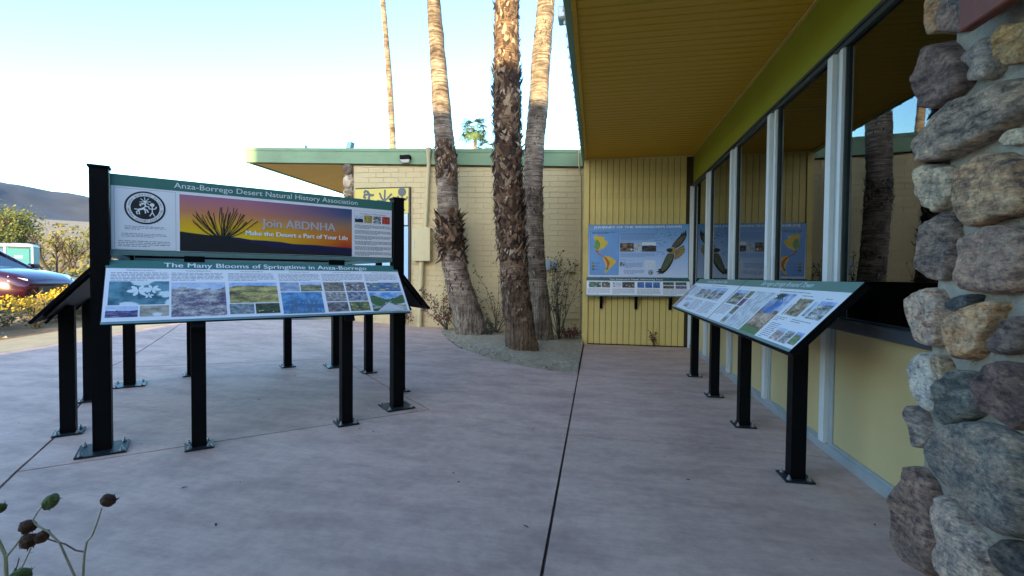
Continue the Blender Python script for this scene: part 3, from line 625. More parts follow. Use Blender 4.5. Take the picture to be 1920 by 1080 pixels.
# ------------------------------------------------------------------ printed panels
GL = {}
def glyphs(t):
    if t in GL: return GL[t]
    c = bpy.data.curves.new('t', 'FONT'); c.body = t; c.size = 1; c.resolution_u = 3
    o = bpy.data.objects.new('t', c); COL.objects.link(o)
    me = bpy.data.meshes.new_from_object(o.evaluated_get(bpy.context.evaluated_depsgraph_get()))
    vs = [v.co.copy() for v in me.vertices]; fs = [tuple(p.vertices) for p in me.polygons]
    bpy.data.objects.remove(o); bpy.data.curves.remove(c); bpy.data.meshes.remove(me)
    GL[t] = (vs, fs); return GL[t]
class Panel:
    """a board with its printed face: local x along the width, y up, z out of the face"""
    def __init__(s, name, O, U, V, wd, hg, m, parent, thick=.02, label=None):
        U = Vector(U).normalized(); V = Vector(V).normalized(); N = U.cross(V); O = Vector(O)
        M_ = Matrix(((U.x, V.x, N.x, O.x), (U.y, V.y, N.y, O.y), (U.z, V.z, N.z, O.z), (0, 0, 0, 1)))
        b = MB(); b.bbox(0, wd, 0, hg, -thick, 0, .003); s.o = b.build(name, M_black, parent, M=M_); s.w = wd; s.h = hg
        s.rect('printed_face', .004, .004, wd-.004, hg-.004, m, .5)
        if label: s.o['label'] = label
    def add(s, b, name, m): return b.build(name, m, s.o, world=False)
    def rect(s, name, x0, y0, x1, y1, m, L=1):
        b = MB(); z = .0012*L; b.add([(x0, y0, z), (x1, y0, z), (x1, y1, z), (x0, y1, z)], [(0, 1, 2, 3)]); return s.add(b, name, m)
    def quad(s, name, q, m, L=1):
        b = MB(); b.add([(x, y, .0012*L) for x, y in q], [tuple(range(len(q)))]); return s.add(b, name, m)
    def text(s, t, x, y, wd, hg, m, L=2, slant=0, rot=0, bold=0):
        vs, fs = glyphs(t); x0 = min(v.x for v in vs); x1 = max(v.x for v in vs); k = wd/(x1-x0); ky = hg/.73; b = MB(); c, s_ = math.cos(rot), math.sin(rot)
        for dx in ([0] if not bold else [-bold, 0, bold]):
            pts = [((v.x-x0)*k+slant*v.y*ky+dx, v.y*ky) for v in vs]
            b.add([(x+a*c-e*s_, y+a*s_+e*c, .0012*(L + (.2 if dx > 0 else -.2 if dx < 0 else 0))) for a, e in pts], fs)
        return s.add(b, 'lettering', m)
    def lines(s, x0, y0, x1, y1, n, m=None, L=1, fill=.42, ragged=.15, slant=0):
        b = MB(); st = (y1-y0)/n; z = .0012*L
        for i in range(n):
            yb = y1-(i+1)*st + st*(1-fill)/2; x = x0; xe = x1 - (random.uniform(0, ragged)*(x1-x0) if i < n-1 else random.uniform(.2, .7)*(x1-x0))
            while x < xe:
                ww = random.uniform(.6, 2.6)*st*1.3; e = min(x+ww, xe); hh = st*fill*random.uniform(.8, 1)
                b.add([(x, yb, z), (e, yb, z), (e, yb+hh, z), (x, yb+hh, z)], [(0, 1, 2, 3)]); x = e+st*.45
        return s.add(b, 'text_block', m or M_print)
    def frame(s, x0, y0, x1, y1, t, m, L=1):
        b = MB(); z = .0012*L
        for (a, c, d, e) in ((x0, y0, x1, y0+t), (x0, y1-t, x1, y1), (x0, y0+t, x0+t, y1-t), (x1-t, y0+t, x1, y1-t)): b.add([(a, c, z), (d, c, z), (d, e, z), (a, e, z)], [(0, 1, 2, 3)])
        return s.add(b, 'border', m)
    def strokes(s, name, ls, wd, m, L=3):
        b = MB(); z = .0012*L
        for ln in ls:
            w0 = wd; pts = [Vector(p) for p in ln]
            for i in range(len(pts)-1):
                d = (pts[i+1]-pts[i]); 
                if d.length < 1e-6: continue
                n = Vector((-d.y, d.x)).normalized()*wd/2; e = d.normalized()*wd*.3; a, c = pts[i]-e, pts[i+1]+e; z += .0000015
                b.add([(*(a-n), z), (*(c-n), z), (*(c+n), z), (*(a+n), z)], [(0, 1, 2, 3)])
        return s.add(b, name, m)
    def disc(s, name, cx, cy, r, m, L=2, r0=0, n=40, sx=1):
        b = MB(); z = .0012*L; A = [2*math.pi*k/n for k in range(n)]
        if r0: b.add([(cx+math.cos(a)*r*sx, cy+math.sin(a)*r, z) for a in A]+[(cx+math.cos(a)*r0*sx, cy+math.sin(a)*r0, z) for a in A], [(k, (k+1) % n, n+(k+1) % n, n+k) for k in range(n)])
        else: b.add([(cx+math.cos(a)*r*sx, cy+math.sin(a)*r, z) for a in A], [tuple(range(n))])
        return s.add(b, name, m)
def logo(P, cx, cy, r):
    P.disc('emblem', cx, cy, r, M_ink, 2); P.disc('emblem_ring', cx, cy, r*.9, M_wtext, 3); P.disc('emblem_field', cx, cy, r*.7, M_ink, 4)
    for txt, top in (('ANZA-BORREGO DESERT', True), ('NATURAL HISTORY ASSOCIATION', False)):
        n = len(txt); b = MB(); span = R(170)
        for i, ch in enumerate(txt):
            if ch == ' ': continue
            vs, fs = glyphs(ch); t = (i+.5)/n-.5; a = (math.pi/2 - t*span) if top else (-math.pi/2 + t*span)
            wx = max(v.x for v in vs); k = r*.15
            rot = a-math.pi/2 if top else a+math.pi/2; rad = r*.74 if top else r*.86
            c_, s_ = math.cos(rot), math.sin(rot); ox, oy = cx+math.cos(a)*rad, cy+math.sin(a)*rad
            b.add([(ox+((v.x-wx/2)*c_-v.y*s_)*k, oy+((v.x-wx/2)*s_+v.y*c_)*k, .0012*4) for v in vs], fs)
        P.add(b, 'emblem_lettering', M_ink)
    st = lambda pts: [(cx+x*r, cy+y*r) for x, y in pts]
    sunr = [st([(.0, .36), (.27*math.cos(a), .36+.27*math.sin(a))]) for a in [k*math.pi/4+.1 for k in range(8)]]
    P.strokes('emblem_sun', sunr, r*.04, M_wtext, 5)
    ram = [[(-.5,-.1),(-.3,-.12),(-.1,-.02),(.02,.1),(-.02,.22),(-.14,.26),(-.26,.18),(-.22,.1)], [(.0,.1),(.14,.08)], [(-.3,-.14),(-.42,-.28),(-.38,-.4)], [(-.3,-.14),(-.28,-.4)], [(-.08,-.04),(.02,-.22),(.0,-.32)], [(-.06,-.04),(.1,-.14),(.14,-.26)], [(-.3,-.1),(-.05,-.0)], [(-.3,-.15),(-.06,-.07)]]
    P.strokes('emblem_ram', [st(l) for l in ram], r*.06, M_wtext, 5)
    man = [[(.34,.0),(.34,-.26),(.22,-.48)], [(.34,-.26),(.46,-.48)], [(.16,.1),(.2,-.04),(.34,-.06),(.5,-.02),(.54,.1)], [(.34,.16),(.34,0)]]
    P.strokes('emblem_figure', [st(l) for l in man], r*.055, M_wtext, 5); P.disc('emblem_head', cx+.34*r, cy+.2*r, r*.11, M_wtext, 6)

def post(b, x, y, zb, zt, ux, uy, hw=.051):
    U = Vector((ux, uy, 0)).normalized(); V = Vector((-U.y, U.x, 0)); 
    b.fbox(Vector((x, y, zb))-U*hw-V*hw, U*2*hw, V*2*hw, (0, 0, zt-zb))
def plate(parent, x, y, ux, uy, hu, hv, name='base_plate'):
    U = Vector((ux, uy, 0)).normalized(); V = Vector((-U.y, U.x, 0)); zg = g(x, y)
    b = MB(); N_ = Vector((0, 0, .013)); Ub = U*hu; Vb = V*hv; o_ = Vector((x, y, zg+.004))
    # follow the grade
    c = [o_-Ub-Vb, o_+Ub-Vb, o_+Ub+Vb, o_-Ub+Vb]; c = [Vector((p.x, p.y, g(p.x, p.y)+.004)) for p in c]
    b.add(c+[p+N_ for p in c], [(3,2,1,0),(4,5,6,7),(0,1,5,4),(1,2,6,5),(2,3,7,6),(3,0,4,7)])
    pl_ = b.build(name, M_plate, parent)
    for su in (-1, 1):
        for sv in (-1, 1):
            q = Vector((x, y, 0))+U*su*(hu-.032)+V*sv*(hv-.032); z0 = g(q.x, q.y)+.016; b = MB()
            b.tube([(q.x, q.y, z0), (q.x, q.y, z0+.006)], .017, 10); b.tube([(q.x, q.y, z0+.006), (q.x, q.y, z0+.018)], .0125, 6); b.tube([(q.x, q.y, z0+.018), (q.x, q.y, z0+.034)], .006, 6)
            b.build('bolt', M_bolt, pl_)
    return pl_

# ------------------------------------------------------------------ kiosk: four signs round a square
KC = Vector((-3.886, 4.80, 0)); KU = Vector((.699, .715, 0)).normalized(); KN = Vector((KU.y, -KU.x, 0)); KS = 2.452
random.seed(21)
KI = empty('information_kiosk', (KC.x, KC.y, g(KC.x, KC.y)), 'four sided black steel kiosk with green headed sign panels on the patio', 'kiosk')
corners = [KC-KU*KS/2+KN*KS/2, KC+KU*KS/2+KN*KS/2, KC+KU*KS/2-KN*KS/2, KC-KU*KS/2-KN*KS/2]
for c_ in corners:
    pb = MB(); post(pb, c_.x, c_.y, g(c_.x, c_.y)+.016, 2.32, KU.x, KU.y, .058); po = pb.build('tall_post', M_black, KI)
    pb = MB(); post(pb, c_.x, c_.y, 2.321, 2.338, KU.x, KU.y, .068); pb.build('cap', M_black, po)
    plate(KI, c_.x, c_.y, KU.x, KU.y, .155, .155)
def sunset_mat():
    m, nt, b = newmat('sunset_print'); tc = nt.nodes.new('ShaderNodeTexCoord'); sx = nt.nodes.new('ShaderNodeSeparateXYZ'); nt.links.new(tc.outputs['Generated'], sx.inputs[0])
    left = ramp(nt, sx.outputs[1], [(.2, (.85, .62, .01)), (.5, (.78, .42, .02)), (.72, (.6, .22, .12)), (1, (.42, .16, .26))])
    right = ramp(nt, sx.outputs[1], [(.15, (.5, .02, .01)), (.38, (.62, .14, .01)), (.62, (.36, .2, .1)), (.85, (.08, .1, .2)), (1, (.04, .08, .2))])
    c = mixc(nt, left, right, ramp(nt, sx.outputs[0], [(.35, (0, 0, 0)), (.95, (1, 1, 1))])); nt.links.new(c, b.inputs['Base Color']); b.inputs['Roughness'].default_value = .35; return m
M_sunset = sunset_mat(); M_navy = mat('print_navy', (.012, .01, .06), .4, .1, 4, bmp=0)
def kiosk_side(k, full):
    a = corners[k]; c = corners[(k+1) % 4]; U = (c-a).normalized(); N = Vector((U.y, -U.x, 0)); O = a
    # U runs left to right as seen from outside
    for uu in (.63, KS-.63):
        q = a+U*uu+N*.29; zt = 1.6-(.29-.02)/.40*.48-.035
        pb = MB(); post(pb, q.x, q.y, g(q.x, q.y)+.016, zt-.03, U.x, U.y, .051); pb.build('short_post', M_black, KI); plate(KI, q.x, q.y, U.x, U.y, .1, .1)
        pb = MB(); V = (N*.40+Vector((0, 0, -.48))).normalized(); B_ = V.cross(U)
        pb.fbox(q-U*.045+Vector((0, 0, zt-q.z-.0))-V*.2-N*0, U*.09, V*.42, V.cross(U)*-.02 if V.cross(U).z > 0 else V.cross(U)*.02); pb.build('bracket', M_black, KI)
        pb = MB(); pb.fbox(a+U*(uu-.09)+Vector((0, 0, 1.597)), U*.15, N*.03, (0, 0, .05)); pb.build('bracket', M_black, KI)
    x0, x1 = .062, KS-.062; W_ = x1-x0
    P = Panel('upper_panel', a+U*x0+N*.012+Vector((0, 0, 1.682)), U, (0, 0, 1), W_, 2.29-1.682, M_white, KI, .03)
    pb = MB(); pb.fbox(a+U*x0-N*.022+Vector((0, 0, 1.643)), U*W_, N*.045, (0, 0, .038)); pb.build('bottom_rail', M_rail, KI)
    X = lambda u: u-x0
    Z = lambda z: z-1.682
    P.rect('header_band', 0, Z(2.197), W_, Z(2.289), M_green)
    V = (N*.40+Vector((0, 0, -.48))).normalized(); O2 = a+U*.035+N*.02+V*.625; O2.z = 1.6+V.z*.625
    Q = Panel('reading_panel', O2, U, -V, 2.40, .625, M_white, KI, .024)
    Y = lambda t: .625-t
    X2 = lambda u: u-.035
    Q.rect('header_band', 0, Y(.085), 2.40, Y(0), M_green); Q.rect('bottom_rail', 0, 0, 2.40, Y(.603), M_rail)
    pb = MB(); pb.box(.08, 2.32, .08, .5, -.045, -.0245); pb.build('stiffener', M_black, Q.o, world=False)
    if not full:
        P.lines(.1, .1, 1.1, .45, 12); P.rect('photo', 1.2, .06, 2.2, .46, photo_mat('land', (.2, .4, .7), (.2, .18, .1), (.45, .36, .22)))
        Q.lines(.1, .3, 1.1, .5, 8); Q.rect('photo', 1.2, .05, 2.3, .5, photo_mat('land', (.2, .4, .7), (.2, .2, .1), (.45, .36, .22)))
        return
    # front: upper panel print
    P.text('Anza-Borrego Desert Natural History Association', X(.476), Z(2.222), 2.019-.476, .048, M_wtext)
    P.frame(X(.086), Z(1.69), X(.488), Z(2.185), .003, M_line)
    logo(P, X(.283), Z(2.034), .135)
    for (z0, z1, x0_, x1_, n) in ((1.85, 1.885, .15, .42, 3), (1.79, 1.825, .13, .43, 3), (1.71, 1.765, .11, .455, 4)): P.lines(X(x0_), Z(z0), X(x1_), Z(z1), n, ragged=.05)
    sx0, sx1, sz0, sz1 = X(.513), X(1.961), Z(1.69), Z(2.172)
    P.rect('sunset_photo', sx0, sz0, sx1, sz1, M_sunset, 1)
    hz = [(.513, 1.852), (.62, 1.846), (.72, 1.838), (.808, 1.83), (.95, 1.824), (1.05, 1.815), (1.143, 1.807), (1.3, 1.80), (1.4, 1.792), (1.6, 1.785), (1.8, 1.778), (1.961, 1.772)]
    P.quad('far_ridge', [(X(u), Z(z)+.004*math.sin(u*40)) for u, z in hz] + [(sx1, sz0), (sx0, sz0)], M_navy, 2)
    P.quad('near_ridge', [(X(u), Z(z)) for u, z in ((.513, 1.85), (.62, 1.842), (.72, 1.833), (.85, 1.822), (1.0, 1.79), (1.2, 1.755), (1.45, 1.735), (1.7, 1.72), (1.961, 1.71))] + [(sx1, sz0), (sx0, sz0)], M_ink, 3)
    st = []; rnd = random.Random(4)
    for i in range(34):
        t = -1+2*(i+rnd.random())/34; L_ = rnd.uniform(.2, .3)*(1-.12*abs(t)); bx = .82+t*.055; ang = t*1.02+rnd.uniform(-.12, .12); pts = [(bx, 1.825)]; x, z = bx, 1.825
        for s_ in range(7):
            an = ang*(1-.35*s_/7)+rnd.uniform(-.15, .15); x += math.sin(an)*L_/7*1.12; z += math.cos(an)*L_/7; pts.append((x, z))
        st.append([(X(a_), Z(min(b_, 2.15))) for a_, b_ in pts])
    P.strokes('ocotillo_print', st, .0055, M_ink, 4)
    P.text('Join ABDNHA', X(1.135), Z(1.936), 1.794-1.135, .082, mat('print_mauve', (.5, .45, .52), .4, .03, 3, bmp=0), 4, bold=.0025)
    P.text('Make the Desert a Part of Your Life', X(1.004), Z(1.853), 1.917-1.004, .045, M_wtext, 4, bold=.0022)
    P.frame(X(1.985), Z(2.035), X(2.375), Z(2.165), .0025, M_line); P.text('The Desert is an Amazing Place', X(2.04), Z(2.132), .28, .014, M_ink)
    for i, cc in enumerate((((.5,.6,.75),(.01,.01,.01),(.02,.02,.02)), ((.3,.2,.05),(.55,.4,.1),(.7,.5,.15)), ((.05,.05,.05),(.4,.4,.42),(.8,.8,.82)), ((.3,.03,.02),(.55,.06,.03),(.7,.15,.05)))):
        P.rect('photo', X(1.992+i*.096), Z(2.045), X(2.077+i*.096), Z(2.122), photo_mat('land' if i == 0 else 'flower', *cc, .45, 6))
    for i in range(6): P.lines(X(1.99), Z(1.70+i*.056), X(2.385), Z(1.742+i*.056), 4, M_ink, fill=.45, ragged=.05)
    # front: reading panel print
    Q.text('The Many Blooms of Springtime in Anza-Borrego', X2(.404), Y(.068), 2.096-.404, .05, M_wtext, bold=.001)
    cols = [(.07, .44), (.454, .829), (.856, 1.231), (1.256, 1.617), (1.637, 2.035), (2.055, 2.405)]
    heads = ['The Desert Lily Bloom', 'The Spring Wildflower Bloom', 'The Desert Shrub Bloom', 'The Ocotillo Bloom', 'The Cactus Bloom', 'The Palo Verde Bloom']
    for (c0, c1), hd in zip(cols, heads):
        Q.text(hd, X2((c0+c1)/2-.09), Y(.112), .18, .012, M_ink); Q.lines(X2(c0), Y(.215), X2(c1), Y(.124), 6, ragged=.06)
    ph = [(.066, .22, .439, .452, 'flower', (.03,.13,.17), (.13,.3,.36), (.66,.76,.76), .5, 3.2), (.057, .462, .247, .566, 'land', (.4,.5,.72), (.06,.04,.16), (.2,.2,.3), .6, 7), (.258, .462, .439, .566, 'flower', (.3,.27,.2), (.5,.46,.36), (.75,.78,.74), .4, 2.6),
          (.454, .232, .829, .58, 'land', (.38,.5,.68), (.16,.13,.2), (.42,.4,.36), .84, 9), (.856, .234, 1.231, .457, 'land', (.25,.42,.72), (.2,.17,.05), (.45,.38,.12), .8, 6),
          (.851, .466, 1.032, .572, 'flower', (.1,.15,.17), (.35,.4,.4), (.55,.12,.18), .33, 6), (1.043, .466, 1.231, .575, 'flower', (.02,.03,.01), (.08,.1,.03), (.75,.65,.1), .3, 6),
          (1.256, .231, 1.42, .338, 'flower', (.3,.42,.6), (.45,.52,.66), (.55,.06,.12), .3, 3.5), (1.43, .232, 1.617, .34, 'land', (.28,.45,.75), (.12,.13,.05), (.3,.3,.15), .7, 7),
          (1.256, .349, 1.605, .59, 'flower', (.06,.22,.5), (.15,.36,.62), (.3,.4,.55), .3, 10), (2.055, .236, 2.404, .35, 'flower', (.06,.17,.4), (.2,.28,.36), (.72,.6,.16), .42, 8), (2.057, .363, 2.409, .598, 'land', (.08,.3,.66), (.06,.13,.03), (.5,.52,.5), .62, 3.5)]
    cc = [((.15,.12,.08),(.3,.27,.2),(.45,.35,.25)), ((.08,.06,.06),(.3,.28,.27),(.6,.55,.5)), ((.2,.17,.15),(.4,.38,.36),(.65,.6,.55)), ((.1,.1,.14),(.35,.4,.48),(.1,.08,.1)), ((.08,.08,.08),(.3,.28,.27),(.5,.1,.08)), ((.06,.08,.03),(.25,.26,.08),(.5,.5,.12))]
    for i in range(6):
        a0 = 1.637+(i % 2)*.205; t0 = .231+(i//2)*.121; ph.append((a0, t0, a0+.19, t0+.111, 'flower', *cc[i], .4, 7))
    for (a0, t0, a1, t1, kd, p1, p2, p3, h_, s_) in ph: Q.rect('photo', X2(a0), Y(t1), X2(a1), Y(t0), photo_mat(kd, p1, p2, p3, h_, s_))
    # lily blossom and tree silhouettes drawn on the big pictures
    lil = mat('print_lily', (.7, .8, .8), .4, .06, 9, bmp=0); pet = MB()
    for (cx_, cy_, r_, n_) in ((.245, .315, .075, 6), (.33, .30, .06, 6), (.31, .365, .035, 5)):
        for k_ in range(n_):
            an = k_*2*math.pi/n_+cx_*9; d_ = Vector((math.cos(an), math.sin(an)*.75)); n_2 = Vector((-d_.y, d_.x)); c0 = Vector((X2(cx_), Y(cy_)))
            pts = [c0, c0+d_*r_*.5+n_2*r_*.24, c0+d_*r_*.85+n_2*r_*.16, c0+d_*r_, c0+d_*r_*.85-n_2*r_*.16, c0+d_*r_*.5-n_2*r_*.24]; pet.add([(*p_, .0026+k_*.00002) for p_ in pts], [tuple(range(6))])
    Q.add(pet, 'lily_print', lil)
    oc = []
    for i in range(40):
        bx = rnd.uniform(1.31, 1.56); t_ = rnd.uniform(-.35, .35); x, z = bx, .585; pts = [(x, z)]; L_ = rnd.uniform(.08, .17)
        for s_ in range(4): x += math.sin(t_)*L_/4; z -= L_/4; pts.append((min(max(x, 1.262), 1.6), z))
        oc.append([(X2(a_), Y(b_)) for a_, b_ in pts])
    Q.strokes('ocotillo_print', oc, .004, mat('print_bluegrey', (.1, .17, .25), .4, .1, 9, bmp=0), 3)
    gm = mat('print_tree', (.07, .15, .04), .4, .5, 60, bmp=0); tr = MB()
    for (cx_, cy_, r_) in ((2.11, .47, .06), (2.16, .475, .05), (2.36, .465, .055), (2.30, .475, .045), (2.09, .43, .035), (2.385, .425, .03)):
        pts = [(max(min(X2(cx_)+math.cos(k_*.42)*r_*rnd.uniform(.8, 1.1), X2(2.408)), X2(2.058)), Y(cy_)+math.sin(k_*.42)*r_*rnd.uniform(.7, 1.), .0028+cx_*.0004) for k_ in range(15)]; tr.add(pts, [tuple(range(15))])
    Q.add(tr, 'tree_print', gm)
    Q.quad('road_print', [(X2(2.1), Y(.596)), (X2(2.38), Y(.596)), (X2(2.245), Y(.50)), (X2(2.225), Y(.50))], mat('print_road', (.6, .62, .64), .4, .06, 5, bmp=0), 4)
for k in range(4): kiosk_side(k, k == 0)

# ------------------------------------------------------------------ two reading desks by the windows
def desk(y_far, y_near, yp, near, label):
    E_ = empty('reading_desk', (1.49, (y_far+y_near)/2, 0), label, 'sign', 'reading desks by the windows')
    V = Vector((-.43, 0, -.46)).normalized(); Wd = y_far-y_near-.012; L_ = .632
    O = Vector((1.68, y_far-.006, 1.48))+V*L_; U = Vector((0, -1, 0))
    Q = Panel('reading_panel', O, U, -V, Wd, L_, M_white, E_, .03)
    pb = MB(); pb.box(-.002, Wd+.002, -.006, L_+.004, -.05, -.0305); pb.build('backing_tray', M_black, Q.o, world=False)
    for yy in yp:
        pb = MB(); post(pb, 1.49, yy, g(1.49, yy)+.016, 1.20, 1, 0, .051); pb.build('post', M_black, E_); plate(E_, 1.49, yy, 1, 0, .1, .1)
        pb = MB(); c0 = Vector((1.49, yy-.06, 1.222)); pb.fbox(c0-V*.2+Vector((0, 0, -.012)), (0, .12, 0), V*.4, V.cross(Vector((0, 1, 0)))*.012); pb.build('bracket', M_black, E_)
    X = lambda y: y_far-.006-y
    Y = lambda t: L_-t
    Q.rect('header_band', 0, Y(.095), Wd, Y(0), M_green2); Q.rect('bottom_rail', 0, 0, Wd, Y(.607), M_rail)
    if near:
        Q.text('Borrego Springs Around Town', X(5.06), Y(.07), 5.06-3.95, .055, M_wtext, slant=.3, bold=.001)
        Q.lines(X(4.45), Y(.135), X(3.5), Y(.115), 1, ragged=0)
        for (a, b_, t0, t1, kd, c1, c2, c3, h_, s_) in [(5.595, 5.20, .155, .355, 'land', (.2,.4,.7), (.1,.12,.08), (.4,.38,.33), .75, 5), (5.16, 5.02, .155, .25, 'flower', (.1,.12,.06), (.35,.32,.2), (.5,.4,.3), .3, 6), (5.16, 5.02, .26, .36, 'flower', (.1,.03,.1), (.25,.1,.25), (.4,.2,.4), .3, 6), (5.16, 5.02, .37, .475, 'flower', (.06,.09,.04), (.25,.3,.18), (.5,.52,.45), .3, 6), (5.16, 5.02, .485, .595, 'land', (.3,.45,.7), (.1,.13,.07), (.4,.38,.3), .7, 6),
             (4.467, 4.055, .147, .606, 'land', (.03,.16,.5), (.16,.1,.06), (.5,.36,.26), .52, 4), (3.935, 3.70, .183, .355, 'flower', (.15,.11,.06), (.48,.4,.28), (.7,.62,.45), .4, 6), (3.575, 3.36, .187, .352, 'land', (.25,.38,.7), (.1,.12,.14), (.55,.55,.52), .8, 6), (3.98, 3.955, .25, .36, 'land', (.3,.4,.6), (.2,.2,.2), (.4,.4,.4), .5, 4), (3.65, 3.60, .2, .34, 'land', (.2,.4,.6), (.12,.2,.2), (.4,.45,.5), .5, 5),
             (3.78, 3.62, .473, .588, 'land', (.15,.45,.7), (.3,.22,.2), (.6,.5,.45), .75, 5), (3.60, 3.48, .473, .588, 'land', (.3,.5,.7), (.12,.12,.12), (.4,.38,.36), .9, 6), (3.46, 3.345, .470, .578, 'land', (.12,.25,.6), (.08,.13,.06), (.2,.28,.12), .75, 5)]:
            Q.rect('photo', X(a), Y(t1), X(b_), Y(t0), photo_mat(kd, c1, c2, c3, h_, s_))
        # town map: white field with green and grey patches
        Q.rect('map', X(4.98), Y(.60), X(4.5), Y(.15), photo_mat('flower', (.62,.66,.7), (.72,.75,.78), (.3,.42,.36), .27, 9))
        # palms and lodge picture: green lawn, pink building
        Q.quad('lawn_print', [(X(4.467), Y(.606)), (X(4.055), Y(.606)), (X(4.055), Y(.545)), (X(4.467), Y(.53))], mat('print_lawn', (.1, .2, .06), .4, .3, 40, bmp=0), 2)
        rnd = random.Random(8); Q.strokes('palm_print', [[(X(4.44-.06*i), Y(.42)), (X(4.40-.05*i), Y(.3)), (X(4.36-.045*i), Y(.19))] for i in range(3)] + [[(X(4.36-.045*i), Y(.19)), (X(4.36-.045*i+dx), Y(.19+dy))] for i in range(3) for dx, dy in ((.06, -.02), (-.06, -.02), (.05, .03), (-.05, .03), (0, -.04), (.03, -.035), (-.03, -.035))], .012, mat('print_palm', (.02, .05, .05), .4, .2, 30, bmp=0), 2)
        for (a, b_, t0, t1, n) in ((5.6, 5.22, .37, .52, 8), (4.02, 3.80, .375, .425, 3), (3.99, 3.80, .44, .60, 9), (3.72, 3.42, .375, .41, 2), (3.95, 3.6, .145, .165, 1), (3.55, 3.4, .155, .175, 1)): Q.lines(X(a), Y(t1), X(b_), Y(t0), n)
    else:
        Q.text('Borrego Springs Around Town', X(7.40), Y(.07), 1.07, .05, M_wtext, slant=.3, bold=.001); Q.lines(X(6.9), Y(.135), X(5.95), Y(.115), 1, ragged=0)
        Q.quad('photo_strip', [(X(8.06), Y(.6)), (X(7.82), Y(.6)), (X(7.82), Y(.14)), (X(8.06), Y(.14))], photo_mat('land', (.25, .25, .4), (.15, .12, .12), (.45, .35, .28), .6, 5))
        for i, (a, b_, cs) in enumerate(((7.33, 7.0, ((.5,.6,.75),(.02,.02,.03),(.5,.48,.45))), (6.97, 6.62, ((.3,.5,.75),(.12,.14,.1),(.5,.47,.4))), (6.58, 6.27, ((.2,.45,.75),(.14,.14,.12),(.45,.42,.38))), (6.23, 5.98, ((.3,.42,.7),(.1,.1,.14),(.55,.55,.55))))): Q.rect('photo', X(a), Y(.35), X(b_), Y(.15), photo_mat('land', *cs, .75, 5))
        Q.rect('photo', X(7.42), Y(.56), X(7.1), Y(.47), photo_mat('land', (.3,.4,.65), (.12,.12,.16), (.4,.4,.42), .6, 5))
        for (a, b_, t0, t1, n) in ((7.75, 7.35, .16, .34, 9), (7.05, 6.5, .39, .58, 10), (6.42, 5.85, .39, .58, 10), (7.72, 7.12, .39, .45, 3)): Q.lines(X(a), Y(t1), X(b_), Y(t0), n)
random.seed(8)
desk(8.10, 5.66, (7.46, 6.25), False, 'far reading desk under the small far windows, next to the yellow siding wall')
desk(5.66, 3.31, (5.05, 3.79), True, 'near reading desk with blue palm picture, closest to the stone pillar')

# ------------------------------------------------------------------ hawk sign on the siding wall
random.seed(31)
HK = empty('hawk_sign', (.87, SY-.05, 1.05), 'blue wall sign with a flying hawk and a yellow map of the Americas', 'sign')
hx0, hx1, hz0, hz1 = -.18, 1.93, 1.49, 2.64; hw, hh_ = hx1-hx0, hz1-hz0
def hawk_bg():
    m, nt, b = newmat('hawk_print'); tc = nt.nodes.new('ShaderNodeTexCoord'); sx = nt.nodes.new('ShaderNodeSeparateXYZ'); nt.links.new(tc.outputs['Generated'], sx.inputs[0])
    c = ramp(nt, sx.outputs[1], [(0, (.62, .7, .85)), (.45, (.36, .52, .8)), (1, (.14, .33, .62))]); nt.links.new(c, b.inputs['Base Color']); b.inputs['Roughness'].default_value = .35; return m
P = Panel('upper_panel', (hx0, SY-.045, hz0), (1, 0, 0), (0, 0, 1), hw, hh_, hawk_bg(), HK, .035)
fx = lambda X_: (X_-85)/(1135-85)*hw          # positions read off an enlarged view of the sign
fy = lambda Y_: hh_-(Y_-68)/(628-68)*hh_
P.text("JOURNEY OF THE SWAINSON'S HAWK", fx(145), fy(106), fx(1068)-fx(145), .048, M_wtext, bold=.003)
P.rect('map_sea', fx(105), fy(600), fx(412), fy(135), mat('print_sea', (.17, .36, .68), .4, .1, 3, bmp=0), 1); P.frame(fx(103), fy(602), fx(414), fy(133), .006, mat('print_sea_edge', (.06, .13, .35), .4, .05, 3, bmp=0), 2)
yl = mat('print_yellow', (.72, .5, .06), .4, .12, 8, bmp=0); gn = mat('print_mapgreen', (.16, .35, .08), .4, .1, 8, bmp=0); rd = mat('print_mapred', (.5, .11, .04), .4, .1, 8, bmp=0); tl = mat('print_mapteal', (.03, .25, .22), .4, .1, 8, bmp=0)
cv = lambda pts: [(fx(a), fy(b_)) for a, b_ in pts]
P.quad('north_america_print', cv([(138,200),(160,185),(175,172),(195,195),(215,183),(240,200),(262,198),(255,230),(290,245),(300,270),(275,290),(262,310),(240,328),(225,320),(215,340),(195,335),(190,352),(200,372),(218,380),(248,404),(240,404),(210,388),(185,370),(170,340),(155,315),(148,280),(160,240),(150,215)]), yl, 2)
P.quad('south_america_print', cv([(250,405),(275,398),(300,405),(330,412),(360,435),(388,455),(375,480),(350,505),(325,530),(300,560),(275,588),(262,580),(270,550),(278,515),(270,480),(252,445),(246,425)]), yl, 2)
P.quad('range_green_print', cv([(172,225),(195,235),(212,262),(215,300),(195,330),(175,330),(150,310),(152,280),(160,245)]), gn, 3)
P.quad('range_red_print', cv([(165,330),(192,345),(196,368),(220,384),(250,404),(275,412),(300,440),(318,470),(315,500),(300,528),(288,520),(292,490),(280,455),(258,420),(240,406),(205,388),(180,368)]), rd, 3)
P.quad('range_teal_print', cv([(292,515),(306,522),(295,548),(280,555),(275,540)]), tl, 4)
for i, m_ in enumerate((gn, rd, tl)): P.rect('key_swatch', fx(127), fy(488+i*33), fx(158), fy(466+i*33), m_, 3); P.lines(fx(168), fy(482+i*33), fx(225), fy(474+i*33), 1, M_ink, 3)
P.lines(fx(125), fy(165), fx(385), fy(143), 2, M_ink, 3, ragged=.05)
